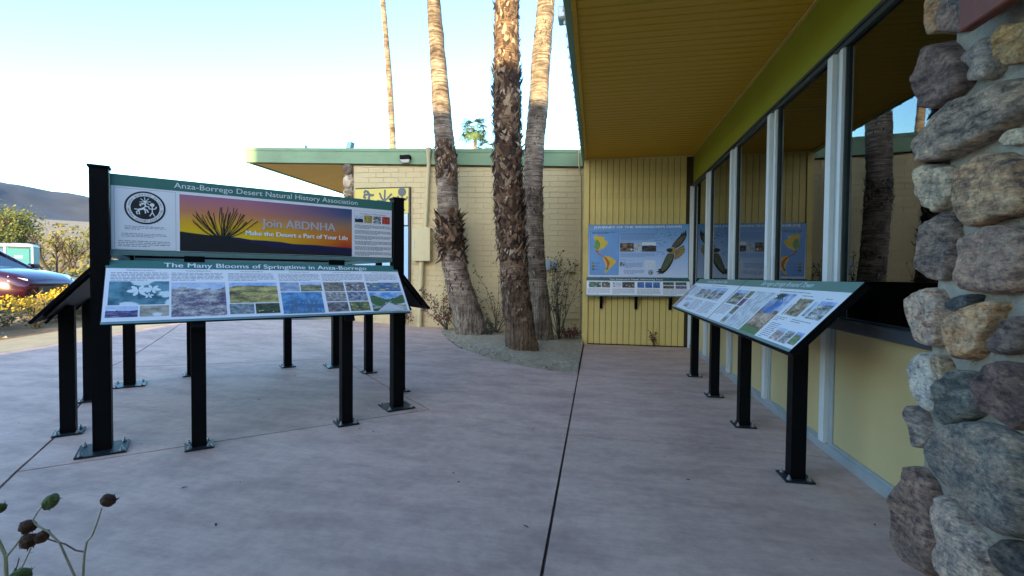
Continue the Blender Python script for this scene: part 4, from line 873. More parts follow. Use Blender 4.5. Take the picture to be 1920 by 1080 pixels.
for (a, b_, c_, d_, n) in ((430, 158, 800, 235, 6), (430, 372, 800, 415, 4), (480, 470, 670, 530, 5), (430, 445, 660, 452, 1), (470, 545, 690, 595, 4), (430, 138, 520, 146, 1), (430, 240, 575, 248, 1), (430, 432, 525, 440, 1)): P.lines(fx(a), fy(d_), fx(c_), fy(b_), n, mat('print_blueink', (.12, .18, .38), .4, .1, 9, bmp=0), fill=.4, ragged=.04)
for (a, b_, c_, d_, kd, c1, c2, c3) in ((427, 262, 570, 354, 'flower', (.02,.02,.02), (.3,.2,.12), (.75,.75,.75)), (580, 262, 650, 354, 'flower', (.45,.5,.55), (.6,.62,.62), (.35,.3,.25)), (657, 256, 803, 354, 'land', (.72,.76,.8), (.02,.02,.02), (.1,.09,.09)), (427, 465, 478, 510, 'flower', (.03,.04,.06), (.3,.4,.5), (.6,.65,.7))): P.rect('photo', fx(a), fy(d_), fx(c_), fy(b_), photo_mat(kd, c1, c2, c3, .4 if kd == 'flower' else .62, 5))
P.rect('chart', fx(690), fy(535), fx(798), fy(445), mat('print_chart', (.66, .72, .82), .4, .05, 30, bmp=0)); P.strokes('chart_lines', [[(fx(705+i*20), fy(525)), (fx(705+i*20), fy(460+5*i))] for i in range(5)], .006, M_line, 2)
P.disc('small_emblem', fx(752), fy(574), .052, M_ink, 2); P.disc('small_emblem_ring', fx(752), fy(574), .04, M_wtext, 3); P.disc('small_emblem_field', fx(752), fy(574), .032, M_ink, 4); P.strokes('small_emblem_mark', [[(fx(745), fy(585)), (fx(750), fy(568)), (fx(760), fy(566))]], .009, M_wtext, 5)
# the hawk: far wing, near wing, tail, body
hk1 = mat('print_hawk', (.12, .10, .05), .4, .55, 9, stretch=(5, 1, 1), bmp=0); hk2 = mat('print_hawk_dark', (.02, .018, .015), .4, .3, 12, bmp=0); hk3 = mat('print_hawk_buff', (.36, .25, .10), .4, .5, 22, bmp=0)
P.quad('hawk_wing', cv([(960,300),(985,262),(1015,225),(1048,190),(1065,150),(1072,178),(1082,140),(1088,165),(1105,122),(1113,180),(1100,225),(1070,270),(1040,300),(1005,318)]), hk2, 3)
P.quad('hawk_wing_lining', cv([(968,298),(990,266),(1020,232),(1052,205),(1080,190),(1098,185),(1090,220),(1062,262),(1032,290),(1003,308)]), hk1, 4)
P.quad('hawk_wing', cv([(925,375),(985,370),(990,405),(975,460),(950,510),(915,555),(880,582),(862,592),(866,575),(838,598),(846,575),(812,600),(835,570),(800,568),(838,552),(822,540),(855,530),(870,490),(890,440),(908,400)]), hk2, 3)
P.quad('hawk_wing_lining', cv([(930,380),(978,376),(978,410),(962,455),(935,500),(900,545),(868,562),(858,545),(880,490),(900,440),(915,405)]), mat('print_hawk_green', (.10, .115, .06), .4, .5, 9, stretch=(5, 1, 1), bmp=0), 4)
P.quad('hawk_tail', cv([(1020,320),(1060,300),(1085,285),(1092,310),(1100,330),(1095,360),(1075,385),(1050,410),(1020,430),(990,440),(995,395),(1000,360)]), hk3, 3)
P.strokes('tail_bars', [cv([(1005,350),(1088,290)]), cv([(1005,355),(1098,325)]), cv([(1005,362),(1092,358)]), cv([(1003,368),(1070,392)]), cv([(1000,372),(1040,420)]), cv([(998,376),(1000,436)])], .006, hk2, 5)
P.quad('hawk_body', cv([(915,335),(935,322),(960,308),(1000,318),(1022,335),(1010,370),(985,382),(950,372),(925,362),(908,345)]), hk3, 5); P.quad('hawk_head', cv([(905,338),(922,322),(950,318),(975,335),(968,358),(940,362),(922,352)]), hk2, 6)
fl2 = []; rnd = random.Random(2)
for i in range(70):
    a = rnd.uniform(800, 1010); b_ = rnd.uniform(105, 390)
    if a > 900 and b_ > 240: continue
    t = rnd.uniform(-.9, .3); l = rnd.uniform(9, 22); fl2.append(cv([(a-l*math.cos(t), b_-l*math.sin(t)), (a, b_+3), (a+l*.7*math.cos(t+.9), b_+l*.7*math.sin(t+.9))]))
P.strokes('flock_print', fl2, .0065, mat('print_flock', (.05, .12, .25), .4, .1, 9, bmp=0), 3)
V = Vector((0, -.16, -.42)).normalized(); O = Vector((hx0-.03, SY-.05, 1.485)) + V*.43
Q = Panel('lower_panel', O, (1, 0, 0), -V, hw+.06, .43, M_white, HK, .02); qh = .43
Q.rect('header_band', 0, qh-.075, hw+.06, qh, mat('print_teal', (.03, .12, .12), .4, .05, 3, bmp=0)); Q.text("The Swainson's Hawk: Interesting Facts", .5, qh-.052, 1.12, .032, M_wtext, bold=.001); Q.rect('bottom_rail', 0, 0, hw+.06, .03, M_rail)
for (a, c_, c1, c2, c3) in ((92, 222, (.02,.04,.02), (.15,.25,.15), (.5,.55,.5)), (228, 318, (.05,.04,.03), (.3,.27,.22), (.7,.7,.68)), (345, 435, (.6,.65,.7), (.72,.75,.78), (.1,.08,.06)), (445, 573, (.02,.02,.02), (.15,.12,.1), (.5,.45,.4)), (602, 672, (.05,.15,.45), (.1,.25,.55), (.08,.07,.06)), (683, 755, (.05,.15,.45), (.1,.25,.55), (.08,.07,.06)), (763, 832, (.05,.15,.45), (.1,.25,.55), (.08,.07,.06))):
    Q.rect('photo', (a-65)/1070*(hw+.06), .2, (c_-65)/1070*(hw+.06), .33, photo_mat('flower', c1, c2, c3, .4, 5))
for i in range(4): Q.rect('photo', (865+(i % 2)*125-65)/1070*(hw+.06), .27-.08*(i//2), (975+(i % 2)*125-65)/1070*(hw+.06), .335-.08*(i//2), photo_mat('flower', (.02,.03,.02), (.15,.17,.14) if i < 3 else (.2,.25,.45), (.4,.4,.38), .35, 5))
for a, c_ in ((80, 320), (340, 575), (598, 838), (862, 1110)): Q.lines((a-65)/1070*(hw+.06), .05, (c_-65)/1070*(hw+.06), .18, 7, ragged=.05)
for px in (1127, 1192, 1256):
    x = onY(px, 575, SY).x; b = MB(); b.box(x-.03, x+.03, SY-.045, SY-.0015, .80, 1.49); b.prism([(x-.025, SY-.0455, 1.3), (x-.025, SY-.0455, .86), (x-.025, SY-.18, 1.075)], (.05, 0, 0)); b.build('wall_bracket', M_black, HK)

# ------------------------------------------------------------------ petroglyph map board on the block wall
PB = empty('petroglyph_board', (-5.4, BY, 1), 'yellow board with dark petroglyph ram, plant and figure above a pale blue map', 'sign')
a = onY(668, 353, BY); c_ = onY(771, 352, BY); zt = onY(720, 352, BY).z; zm = onY(760, 400, BY).z; zb = onY(760, 536, BY).z
pb_y = mat('board_yellow', (.62, .5, .09), .4, .06, 3, bmp=0); pb_b = mat('board_blue', (.36, .55, .74), .4, .12, 2.2, bmp=0)
P = Panel('board', (a.x, BY-.05, zb), (1, 0, 0), (0, 0, 1), c_.x-a.x, zt-zb, M_ink, PB, .04); pw, ph_ = c_.x-a.x, zt-zb
P.rect('title_field', 0, zm-zb, pw-.05, ph_-.03, pb_y); P.rect('map_field', .0, .03, pw-.06, zm-zb-.34, pb_b); P.rect('map_strip', .0, zm-zb-.3, pw-.07, zm-zb-.01, mat('board_pale', (.5, .62, .7), .4, .1, 3, bmp=0)); P.lines(pw-.5, zm-zb-.26, pw-.12, zm-zb-.06, 3, M_line, 2)
zx = lambda X_: onY(440+X_/4.695, 353, BY).x-a.x
zy = lambda Y_: onY(720, 250+Y_/4.695, BY).z-zb
cv2 = lambda pts: [(zx(x_), zy(y_)) for x_, y_ in pts]
gp = mat('print_slate', (.06, .08, .09), .4, .1, 5, bmp=0)
P.strokes('ram_print', [cv2([(1150,520),(1160,508),(1180,515),(1195,540),(1215,545),(1230,545)]), cv2([(1160,570),(1148,560),(1155,540),(1180,538),(1215,548)]), cv2([(1195,548),(1190,575),(1175,600)]), cv2([(1190,570),(1195,605)])], .06, gp, 3)
P.strokes('plant_print', [cv2([(1325,600),(1300,570),(1285,530)]), cv2([(1328,600),(1331,505)]), cv2([(1330,598),(1360,570),(1388,540)]), cv2([(1265,595),(1325,602)])], .05, gp, 3)
P.strokes('figure_print', [cv2([(1481,540),(1481,650),(1452,690)]), cv2([(1481,650),(1502,685)]), cv2([(1445,560),(1450,585),(1481,598),(1515,590),(1528,570)])], .045, gp, 3); P.disc('head_print', zx(1481), zy(523), .11, gp, 4, n=20)

# ------------------------------------------------------------------ palms
def trunk_mesh(pts, rads, m, seed, flare=.0):
    """tapered trunk with ridged skin; returns (mesh builder, sampled axis)"""
    random.seed(seed); b = MB(); n = 28; ax = []
    N = 90
    for i in range(N+1):
        t = i/N*(len(pts)-1); k = min(int(t), len(pts)-2); f = t-k
        p0, p1, p2, p3 = pts[max(k-1, 0)], pts[k], pts[k+1], pts[min(k+2, len(pts)-1)]
        P_ = .5*((2*p1)+(p2-p0)*f+(2*p0-5*p1+4*p2-p3)*f*f+(3*p1-p0-3*p2+p3)*f**3); ax.append((P_, rads[k]*(1-f)+rads[k+1]*f))
    vs = []
    for i, (P_, r) in enumerate(ax):
        for k in range(n):
            a = 2*math.pi*k/n; d = Vector((math.cos(a), math.sin(a), 0))
            q = r*(1+.07*mnoise.noise(Vector((math.cos(a)*3, math.sin(a)*3, P_.z*5+seed)))+.05*mnoise.noise(Vector((math.cos(a)*12, math.sin(a)*12, P_.z*.8))) + .035*math.sin(P_.z*34+3*mnoise.noise(d*2+Vector((0, 0, P_.z)))))
            vs.append(P_+d*q)
    b.add(vs, [(i*n+k, i*n+(k+1) % n, (i+1)*n+(k+1) % n, (i+1)*n+k) for i in range(N) for k in range(n)] + [tuple(N*n+k for k in range(n))])
    return b, ax
def boots(ax, zones, seed, m, parent, name='leaf_bases'):
    """old leaf bases and fibre: short curled straps standing off the trunk"""
    random.seed(seed); b = MB()
    for (z0, z1, cnt, ln, spread) in zones:
        for i in range(cnt):
            z = random.uniform(z0, z1); j = min(range(len(ax)), key=lambda q: abs(ax[q][0].z-z)); C_, r = ax[j]
            a = random.uniform(0, 2*math.pi); d = Vector((math.cos(a), math.sin(a), 0)); s = Vector((-d.y, d.x, 0)); L_ = ln*random.uniform(.5, 1.3); wd = random.uniform(.012, .05)*(ln/.16)
            dr = random.choice((1, 1, -1)); tilt = random.uniform(.15, .55)*spread; sk = random.uniform(-.5, .5)
            P0 = Vector((C_.x, C_.y, z))+d*r*.93; pts = []
            for q in range(4):
                t = q/3; pts.append(P0+d*(tilt*L_*t*(1 if q < 3 else .8)+.012)+Vector((0, 0, dr*L_*t*(1-.25*t*spread)))+s*sk*L_*t)
            vs = []
            for q, p_ in enumerate(pts): ww = wd*(1, .9, .6, .12)[q]; vs += [p_-s*ww, p_+s*ww, p_+d*.006]
            b.add(vs, [(q*3+0, q*3+3, q*3+5, q*3+2) for q in range(3)]+[(q*3+2, q*3+5, q*3+4, q*3+1) for q in range(3)])
    return tag(b.build(name, m, parent), kind='stuff')
def frond_mesh(name, L_, m, seed):
    random.seed(seed); b = MB(); pts = [Vector((0, 0, 0))]; p_ = Vector((0, 0, 0))
    for i in range(8): an = .9-.16*i; p_ = p_+Vector((math.cos(an), 0, math.sin(an)))*L_*.06; pts.append(p_.copy())
    b.tube(pts, [.022*(1-.07*i) for i in range(9)], 5)
    c0 = pts[-1]; t = (pts[-1]-pts[-2]).normalized()
    for k in range(26):
        a = -1.9+3.8*k/25; s = Vector((0, 1, 0)); n = t.cross(s); d = (t*math.cos(a)+s*math.sin(a)).normalized(); l = L_*.5*(.6+.4*math.cos(a*.8))*random.uniform(.85, 1.1); wv = d.cross(n).normalized()*L_*.018
        e1 = c0+d*l*.6+n*random.uniform(-.02, .04)*L_; e2 = c0+d*l-Vector((0, 0, l*random.uniform(.1, .3)))
        b.add([c0-wv*.4, c0+wv*.4, e1-wv, e1+wv, e2], [(0, 1, 3, 2), (2, 3, 4)])
    return b.mesh(name, m)
M_fr = mat('palm_frond', (.09, .135, .04), .6, .35, 3, bmp=0)
fr_me = frond_mesh('frond', 2.0, M_fr, 1)
def crown(parent, top, s, n, seed):
    random.seed(seed)
    for i in range(n):
        el = -.6+1.8*(i/n); az = i*2.4+random.uniform(-.3, .3)
        M_ = Matrix.Translation(top) @ Matrix.Rotation(az, 4, 'Z') @ Matrix.Rotation(-el+.35, 4, 'Y') @ Matrix.Scale(s*random.uniform(.85, 1.1), 4)
        link('frond', fr_me, parent, M_)
def palm(label, axis, Y_, rads, zones, m, mb_, seed, hgt, base_px):
    pts = [onY(px, py, Y_) for px, py in axis]; zg = g(pts[0].x, Y_)
    d = (pts[-1]-pts[-2]); d = d/d.z; pts.append(pts[-1]+d*.6*(hgt-pts[-1].z)*.5+Vector((0, 0, (hgt-pts[-1].z)*.5))-Vector((0, 0, d.z*.6*(hgt-pts[-1].z)*.5))); pts.append(Vector((pts[-1].x+d.x*.8, pts[-1].y, hgt)))
    pts[0].z = min(pts[0].z, zg-.08); rads = list(rads)+[rads[-1]*.95, rads[-1]*.9]
    E_ = empty('fan_palm', (pts[0].x, Y_, zg), label, 'palm', 'fan palms in the bed by the block wall')
    b, ax = trunk_mesh(pts, rads, m, seed); b.build('trunk', m, E_, smooth=True); boots(ax, zones, seed+1, mb_, E_); crown(E_, pts[-1], 1.0, 22, seed)
M_b1 = bark_mat('palm_bark_grey', (.16, .115, .08), (.42, .34, .25)); M_b2 = bark_mat('palm_bark_brown', (.13, .075, .04), (.34, .22, .12)); M_b3 = bark_mat('palm_bark_tan', (.2, .145, .10), (.48, .38, .27))
M_boot = boot_mat('leaf_base_brown', [(0, (.03, .014, .008)), (.5, (.09, .042, .02)), (.8, (.2, .11, .055)), (1, (.42, .31, .2))]); M_boot2 = boot_mat('leaf_base_grey', [(0, (.05, .035, .025)), (.6, (.16, .115, .08)), (1, (.42, .34, .26))])
z_ = lambda px, py, Y_: onY(px, py, Y_).z
palm('leaning left palm trunk with a shaggy collar halfway up', [(888, 628), (874, 580), (857, 520), (846, 460), (841, 400), (838, 330), (834, 270), (828, 200), (813, 0)], 10.5, [.40, .345, .285, .275, .245, .23, .225, .215, .155],
     [(z_(0+845, 480, 10.5), z_(845, 405, 10.5), 420, .27, 1.5), (z_(838, 340, 10.5), z_(838, 272, 10.5), 420, .17, .9), (z_(850, 560, 10.5), z_(850, 480, 10.5), 260, .11, .5), (z_(838, 400, 10.5), z_(838, 345, 10.5), 60, .07, .4)], M_b1, M_boot, 41, 11, None)
palm('thick middle palm trunk covered in shaggy brown leaf bases', [(980, 664), (975, 620), (968, 560), (962, 480), (956, 400), (952, 320), (951, 250), (950, 120), (950, 0)], 8.95, [.34, .30, .275, .265, .26, .25, .24, .245, .225],
     [(z_(960, 600, 8.95), z_(960, 480, 8.95), 620, .12, .5), (z_(955, 480, 8.95), z_(955, 330, 8.95), 900, .2, .95), (z_(951, 330, 8.95), z_(951, 130, 8.95), 1000, .2, 1.0), (z_(950, 130, 8.95), z_(950, -160, 8.95), 700, .15, .6)], M_b2, M_boot, 42, 12, None)
palm('slim right palm trunk standing just behind the shaggy one', [(1017, 645), (1012, 600), (1004, 500), (1000, 400), (1000, 330), (1003, 260), (1009, 200), (1017, 80), (1024, 0)], 10.35, [.30, .26, .225, .215, .21, .215, .22, .20, .19],
     [(z_(1000, 400, 10.35), z_(1000, 355, 10.35), 230, .12, .9), (z_(1008, 300, 10.35), z_(1008, 200, 10.35), 160, .08, .4), (z_(1015, 110, 10.35), z_(1020, -100, 10.35), 300, .1, .6), (z_(1003, 560, 10.35), z_(1003, 420, 10.35), 200, .08, .4)], M_b3, M_boot2, 43, 12.5, None)
def far_palm(label, px_base, px_top, Y_, r, s, n, seed):
    a = onY(*px_base, Y_); c_ = onY(*px_top, Y_); E_ = empty('fan_palm', (a.x, Y_, 0), label, 'palm'); lo = Vector((a.x+(a.x-c_.x)/(c_.z-a.z)*a.z*.6, Y_, -.3))
    b, ax = trunk_mesh([lo, a, (a+c_)/2+Vector((.1, 0, 0)), c_], [r*1.3, r*1.1, r, r*.8], M_b1, seed); b.build('trunk', M_b1, E_, smooth=True); crown(E_, c_, s, n, seed)
far_palm('tall thin palm trunk far behind the green roof, top out of view', (737, 280), (712, -60), 30, .19, 1.2, 22, 61)
far_palm('small distant palm with a full green crown above the roof line', (891, 280), (889, 246), 62, .22, 1.45, 22, 62)
far_palm('distant palm whose drooping fronds just show over the roof', (915, 300), (913, 283), 66, .2, 1.3, 16, 63)

# ------------------------------------------------------------------ shrubs, bushes and desert trees
def leafcloud(b, c, rx, ry, rz, n, s, shell=.5, m=None, up_=0.):
    for i in range(n):
        d = Vector((random.gauss(0, 1), random.gauss(0, 1), random.gauss(0, 1))).normalized(); q = shell+(1-shell)*random.random()
        p_ = Vector(c)+Vector((d.x*rx*q, d.y*ry*q, d.z*rz*q)); a = Vector((random.gauss(0, 1), random.gauss(0, 1), random.gauss(0, 1)+up_)).normalized(); e = a.orthogonal().normalized(); f = a.cross(e); k = s*random.uniform(.6, 1.4)
        b.add([p_-e*k*.5, p_+f*k*.3, p_+e*k*.5, p_-f*k*.3], [(0, 1, 2, 3)], m)
def stems(b, base, n, hgt, spread, r, leaf=None, ls=.03, per=6, twig=2):
    """branching stems; returns tips"""
    tips = []
    for i in range(n):
        a = random.uniform(0, 2*math.pi); t = random.uniform(.2, 1)*spread; p_ = Vector(base)+Vector((random.uniform(-.05, .05), random.uniform(-.05, .05), 0)); d = Vector((math.cos(a)*t, math.sin(a)*t, 1)).normalized(); L_ = hgt*random.uniform(.55, 1.05); pts = [p_.copy()]
        for s in range(6):
            d = (d+Vector((random.uniform(-.2, .2), random.uniform(-.2, .2), random.uniform(-.12, .1)))).normalized(); p_ = p_+d*L_/6; pts.append(p_.copy())
        b.tube(pts, [r*(1-.13*k) for k in range(7)], 5)
        for k in range(2, 7):
            for q in range(twig):
                e = (d+Vector((random.uniform(-1, 1), random.uniform(-1, 1), random.uniform(-.4, .8)))).normalized(); tp = pts[k]+e*L_*random.uniform(.08, .22); b.tube([pts[k], tp], [r*.4, r*.2], 4, cap=False); tips.append(tp)
        tips.append(pts[-1])
    if leaf is not None:
        for t in tips: leafcloud(leaf, t, ls*2.2, ls*2.2, ls*2.2, per, ls, .2)
    return tips
def shrub(label, base, n, hgt, spread, r, ls, per, ms, ml, seed, group=None, name='shrub'):
    random.seed(seed); E_ = empty(name, base, label, 'shrub', group); b = MB(); l = MB(); stems(b, base, n, hgt, spread, r, l, ls, per)
    b.build('stems', ms, E_); tag(l.build('leaves', ml, E_), kind='stuff')
M_twig = mat('twig', (.09, .07, .05), .9, .3, 20); M_lf = mat('dull_leaf', (.055, .06, .035), .7, .4, 9, bmp=0); M_lf2 = mat('red_leaf', (.16, .035, .025), .7, .5, 6, bmp=0)
gz = lambda x, y: Vector((x, y, g(x, y)+.03))
p = onY(1050, 640, 10.75); shrub('sparse leafy shrub between the right palm and the utility boxes', gz(p.x, 10.75), 11, 1.75, .55, .012, .045, 5, M_twig, M_lf, 71)
p = onY(930, 630, 10.9); shrub('sparse twiggy shrub against the wall between the two leaning trunks', gz(p.x, 10.85), 9, 1.5, .75, .01, .045, 4, M_twig, M_lf, 72)
p = onY(838, 612, 10.85); shrub('reddish drooping shrub at the foot of the cream wall left of the palms', gz(p.x, 10.85), 13, 1.0, .9, .009, .05, 4, M_twig, M_lf2, 73)
p = onY(850, 612, 11.0); shrub('dark grassy shrub behind the leaning palm', gz(p.x+.1, 10.95), 12, 1.25, .6, .009, .05, 5, M_twig, M_lf, 74)
p = onY(922, 632, 10.2); shrub('small low weed in the bed by the leaning palm', gz(p.x, 10.2), 5, .4, .9, .007, .04, 6, M_twig, M_lf, 75)
p = onY(1070, 632, 10.7); shrub('low dry weed at the wall foot under the tan utility box', gz(p.x, 10.8), 8, .32, 1.2, .007, .04, 6, M_twig, M_lf2, 76)
p = onY(1228, 645, SY-.08); shrub('tiny dried weed growing at the foot of the yellow siding', Vector((p.x, SY-.07, 0)), 4, .3, .6, .004, .03, 5, M_twig, M_lf2, 77)
p = onY(762, 606, BY-.15); shrub('small dry red weed at the base of the cream wall below the map board', gz(p.x, BY-.15), 4, .38, .7, .006, .05, 4, M_twig, M_lf2, 78)
# brittlebush in the sunny strip
M_bl = mat('brittlebush_leaf', (.12, .13, .07), .8, .3, 5, bmp=0); M_by = mat('brittlebush_flower', (.50, .33, .015), .6, .2, 5, bmp=0); M_dry = mat('dry_stem', (.25, .18, .08), .9, .25, 9)
def bush(label, x, y, rx, rz, seed, fl=1., lm=None):
    random.seed(seed); z = T(x, y); E_ = empty('brittlebush', (x, y, z), label, 'bush', 'flowering bushes beyond the walk'); b = MB(); stems(b, (x, y, z), 12, rz*1.2, 1.2, .012); b.build('stems', M_dry, E_)
    l = MB(); 
    for k in range(9): a = random.uniform(0, 6.3); q = random.uniform(0, .65); leafcloud(l, (x+math.cos(a)*rx*q, y+math.sin(a)*rx*q, z+rz*random.uniform(.4, .75)), rx*.5, rx*.5, rz*.42, 230, .06, .55)
    tag(l.build('leaves', lm or M_bl, E_), kind='stuff'); f = MB()
    for k in range(int(700*fl)):
        a = random.uniform(0, 6.3); q = random.random()**.5; leafcloud(f, (x+math.cos(a)*rx*q*1.05, y+math.sin(a)*rx*q*1.05, z+rz*(.62+.55*math.sqrt(max(0, 1-q*q)))*random.uniform(.85, 1.1)), .03, .03, .03, 2, .055, .3)
    tag(f.build('flowers', M_by, E_), kind='stuff')
bush('big yellow flowering bush at the left edge in front of the car', -11.9, 7.0, .95, .6, 81)
bush('yellow flowering bush beside the walk below the angled sign', -11.7, 8.5, .8, .52, 82, .8)
bush('low grey green bush at the far left edge of the walk', -11.3, 6.2, .7, .45, 83, .15)
bush('round dry bush beyond the walk seen under the kiosk panel', -11.6, 10.6, .55, .4, 84, .1, M_dry)
bush('yellow flowering bush behind the left kiosk post', -12.4, 9.6, .8, .6, 85, .8)
random.seed(86); E_ = empty('dry_shrub', (-11.15, 7.55, T(-11.15, 7.55)), 'bare straw coloured twiggy bush at the edge of the walk', 'bush'); b = MB(); stems(b, (-11.15, 7.55, T(-11.15, 7.55)), 22, .75, 1.3, .01); b.build('stems', M_dry, E_)
mb = MB(); random.seed(87)
for i in range(260):
    x = random.uniform(-13.1, -10.6); y = random.uniform(3, 22); r = random.uniform(.02, .07) if random.random() < .9 else random.uniform(.1, .2); z = T(x, y)+.02
    mb.add([(x+r, y, z), (x, y+r*.8, z), (x-r, y, z), (x, y-r*.8, z), (x+r*.2, y, z+r*.6)], [(0,1,4),(1,2,4),(2,3,4),(3,0,4)])
tag(mb.build('bed_rocks', mat('rock_tan', (.33, .25, .17), .9, .3, 8)), 'scattered small rocks in the sandy strip beyond the walk', 'rocks', kind='stuff')
# trees
M_pv = mat('palo_verde_leaf', (.115, .125, .018), .7, .35, .6, bmp=0); M_pv2 = mat('palo_verde_bloom', (.21, .165, .022), .7, .3, .6, bmp=0); M_tb = mat('tree_bark', (.05, .035, .025), .9, .3, 8)
def tree(label, x, y, hgt, rad, ml, seed, leaves=2600, bare=False):
    random.seed(seed); z = T(x, y); E_ = empty('desert_tree', (x, y, z), label, 'tree'); b = MB(); l = MB(); nb = 5
    for k in range(nb):
        a = k*2*math.pi/nb+random.uniform(-.4, .4); p_ = Vector((x, y, z)); d = Vector((math.cos(a)*.45, math.sin(a)*.45, 1)).normalized(); pts = [p_.copy()]
        for s in range(6):
            d = (d+Vector((random.uniform(-.35, .35), random.uniform(-.35, .35), random.uniform(-.1, .2)))).normalized(); p_ = p_+d*hgt/7; pts.append(p_.copy())
            if s > 1:
                for q in range(3):
                    e = (d+Vector((random.uniform(-1, 1), random.uniform(-1, 1), random.uniform(-.1, .7)))).normalized(); tp = p_+e*hgt*.22; b.tube([p_, p_+e*hgt*.1+Vector((0, 0, .03*hgt)), tp], [hgt*.012, hgt*.008, hgt*.003], 5)
                    if not bare: leafcloud(l, tp, rad*.36, rad*.36, rad*.26, int(leaves/nb/13), hgt*.035, .1)
        b.tube(pts, [hgt*.028*(1-.13*k_) for k_ in range(7)], 7)
    b.build('trunk', M_tb, E_)
    if not bare: tag(l.build('crown', ml, E_), kind='stuff')
def at_depth(px, dep):
    d = ray(px, 515); d = d*(dep/ d.dot(fw)); return d.x, d.y
x, y = at_depth(18, 44); tree('bright yellow green tree at the left edge beyond the portable toilets', x, y, 5.6, 4.6, M_pv, 91, 4200)
x, y = at_depth(104, 33); tree('bare dark branched tree standing in front of the desert scrub', x, y, 3.6, 1.5, M_pv, 92, bare=True)
x, y = at_depth(135, 52); tree('yellow blooming tree behind the bare tree, beside the kiosk post', x, y, 4.2, 3.4, M_pv2, 93, 1600)
x, y = at_depth(70, 70); tree('hazy yellow tree between the bright green tree and the bare tree', x, y, 4.0, 4.5, M_pv2, 94, 1800)
x, y = at_depth(215, 60); tree('olive tree hidden mostly behind the kiosk', x, y, 5.5, 4, M_pv, 95, 3000)
x, y = at_depth(-60, 40); tree('green tree just outside the left edge', x, y, 6.5, 4, M_pv, 96, 3000)
# desert scrub on the rising plain
random.seed(97); sb = MB()
for i in range(1500):
    a = R(random.uniform(-80, -22)); r = 60*(12)**random.random(); x, y = r*math.sin(a), r*math.cos(a); z = T(x, y)+.3*0
    s = random.uniform(.5, 1.3)*(1+r/400); leafcloud(sb, (x, y, z+s*.45), s, s, s*.55, 14, s*.55, .4)
tag(sb.build('desert_scrub', mat('scrub', (.15, .13, .03), .8, .4, .08, bmp=0)), 'low yellow green scrub dotted over the rising desert plain', 'scrub', kind='stuff')

# ------------------------------------------------------------------ portable toilets, car
def toilet(px, dep, label, col, seed):
    x, y = at_depth(px, dep); z = T(x, y)+.05; a = math.atan2(-x, y); E_ = empty('portable_toilet', (x, y, z), label, 'toilet', 'portable toilets beyond the car park')
    Mt = Matrix.Translation((x, y, z)) @ Matrix.Rotation(a*.75, 4, 'Z'); m_ = mat('toilet_%d' % seed, col, .5, .08, 2, bmp=0); wt = mat('toilet_white', (.4, .41, .42), .5, .03, 3, bmp=0)
    def pt(name, m2, f): b = MB(); f(b); b.build(name, m2, E_, M=Mt)
    pt('body', m_, lambda b: (b.bbox(-.55, .55, -.58, .58, .1, 2.08, .03), b.box(-.6, .6, -.62, .62, 0, .1)))
    pt('roof', wt, lambda b: b.add([(-.58, -.61, 2.081), (.58, -.61, 2.081), (.58, .61, 2.081), (-.58, .61, 2.081), (-.5, -.5, 2.2), (.5, -.5, 2.2), (.5, .5, 2.2), (-.5, .5, 2.2), (-.3, -.3, 2.28), (.3, -.3, 2.28), (.3, .3, 2.28), (-.3, .3, 2.28)], [(3,2,1,0),(0,1,5,4),(1,2,6,5),(2,3,7,6),(3,0,4,7),(4,5,9,8),(5,6,10,9),(6,7,11,10),(7,4,8,11),(8,9,10,11)]))
    pt('door', m_, lambda b: b.bbox(-.42, .42, -.605, -.582, .16, 1.98, .008)); pt('corner_trim', wt, lambda b: (b.box(-.57, -.5, -.6, -.583, .1, 2.06), b.box(.5, .57, -.6, -.583, .1, 2.06)))
    pt('sign', wt, lambda b: b.box(-.16, .16, -.61, -.606, 1.45, 1.6)); pt('vent', M_dark, lambda b: b.box(-.4, .4, -.6, -.583, 1.99, 2.05))
toilet(43, 26, 'teal portable toilet with white roof, the right one of two', (.015, .17, .2), 1)
toilet(10, 26.3, 'blue portable toilet, the left one of two', (.025, .11, .26), 2)
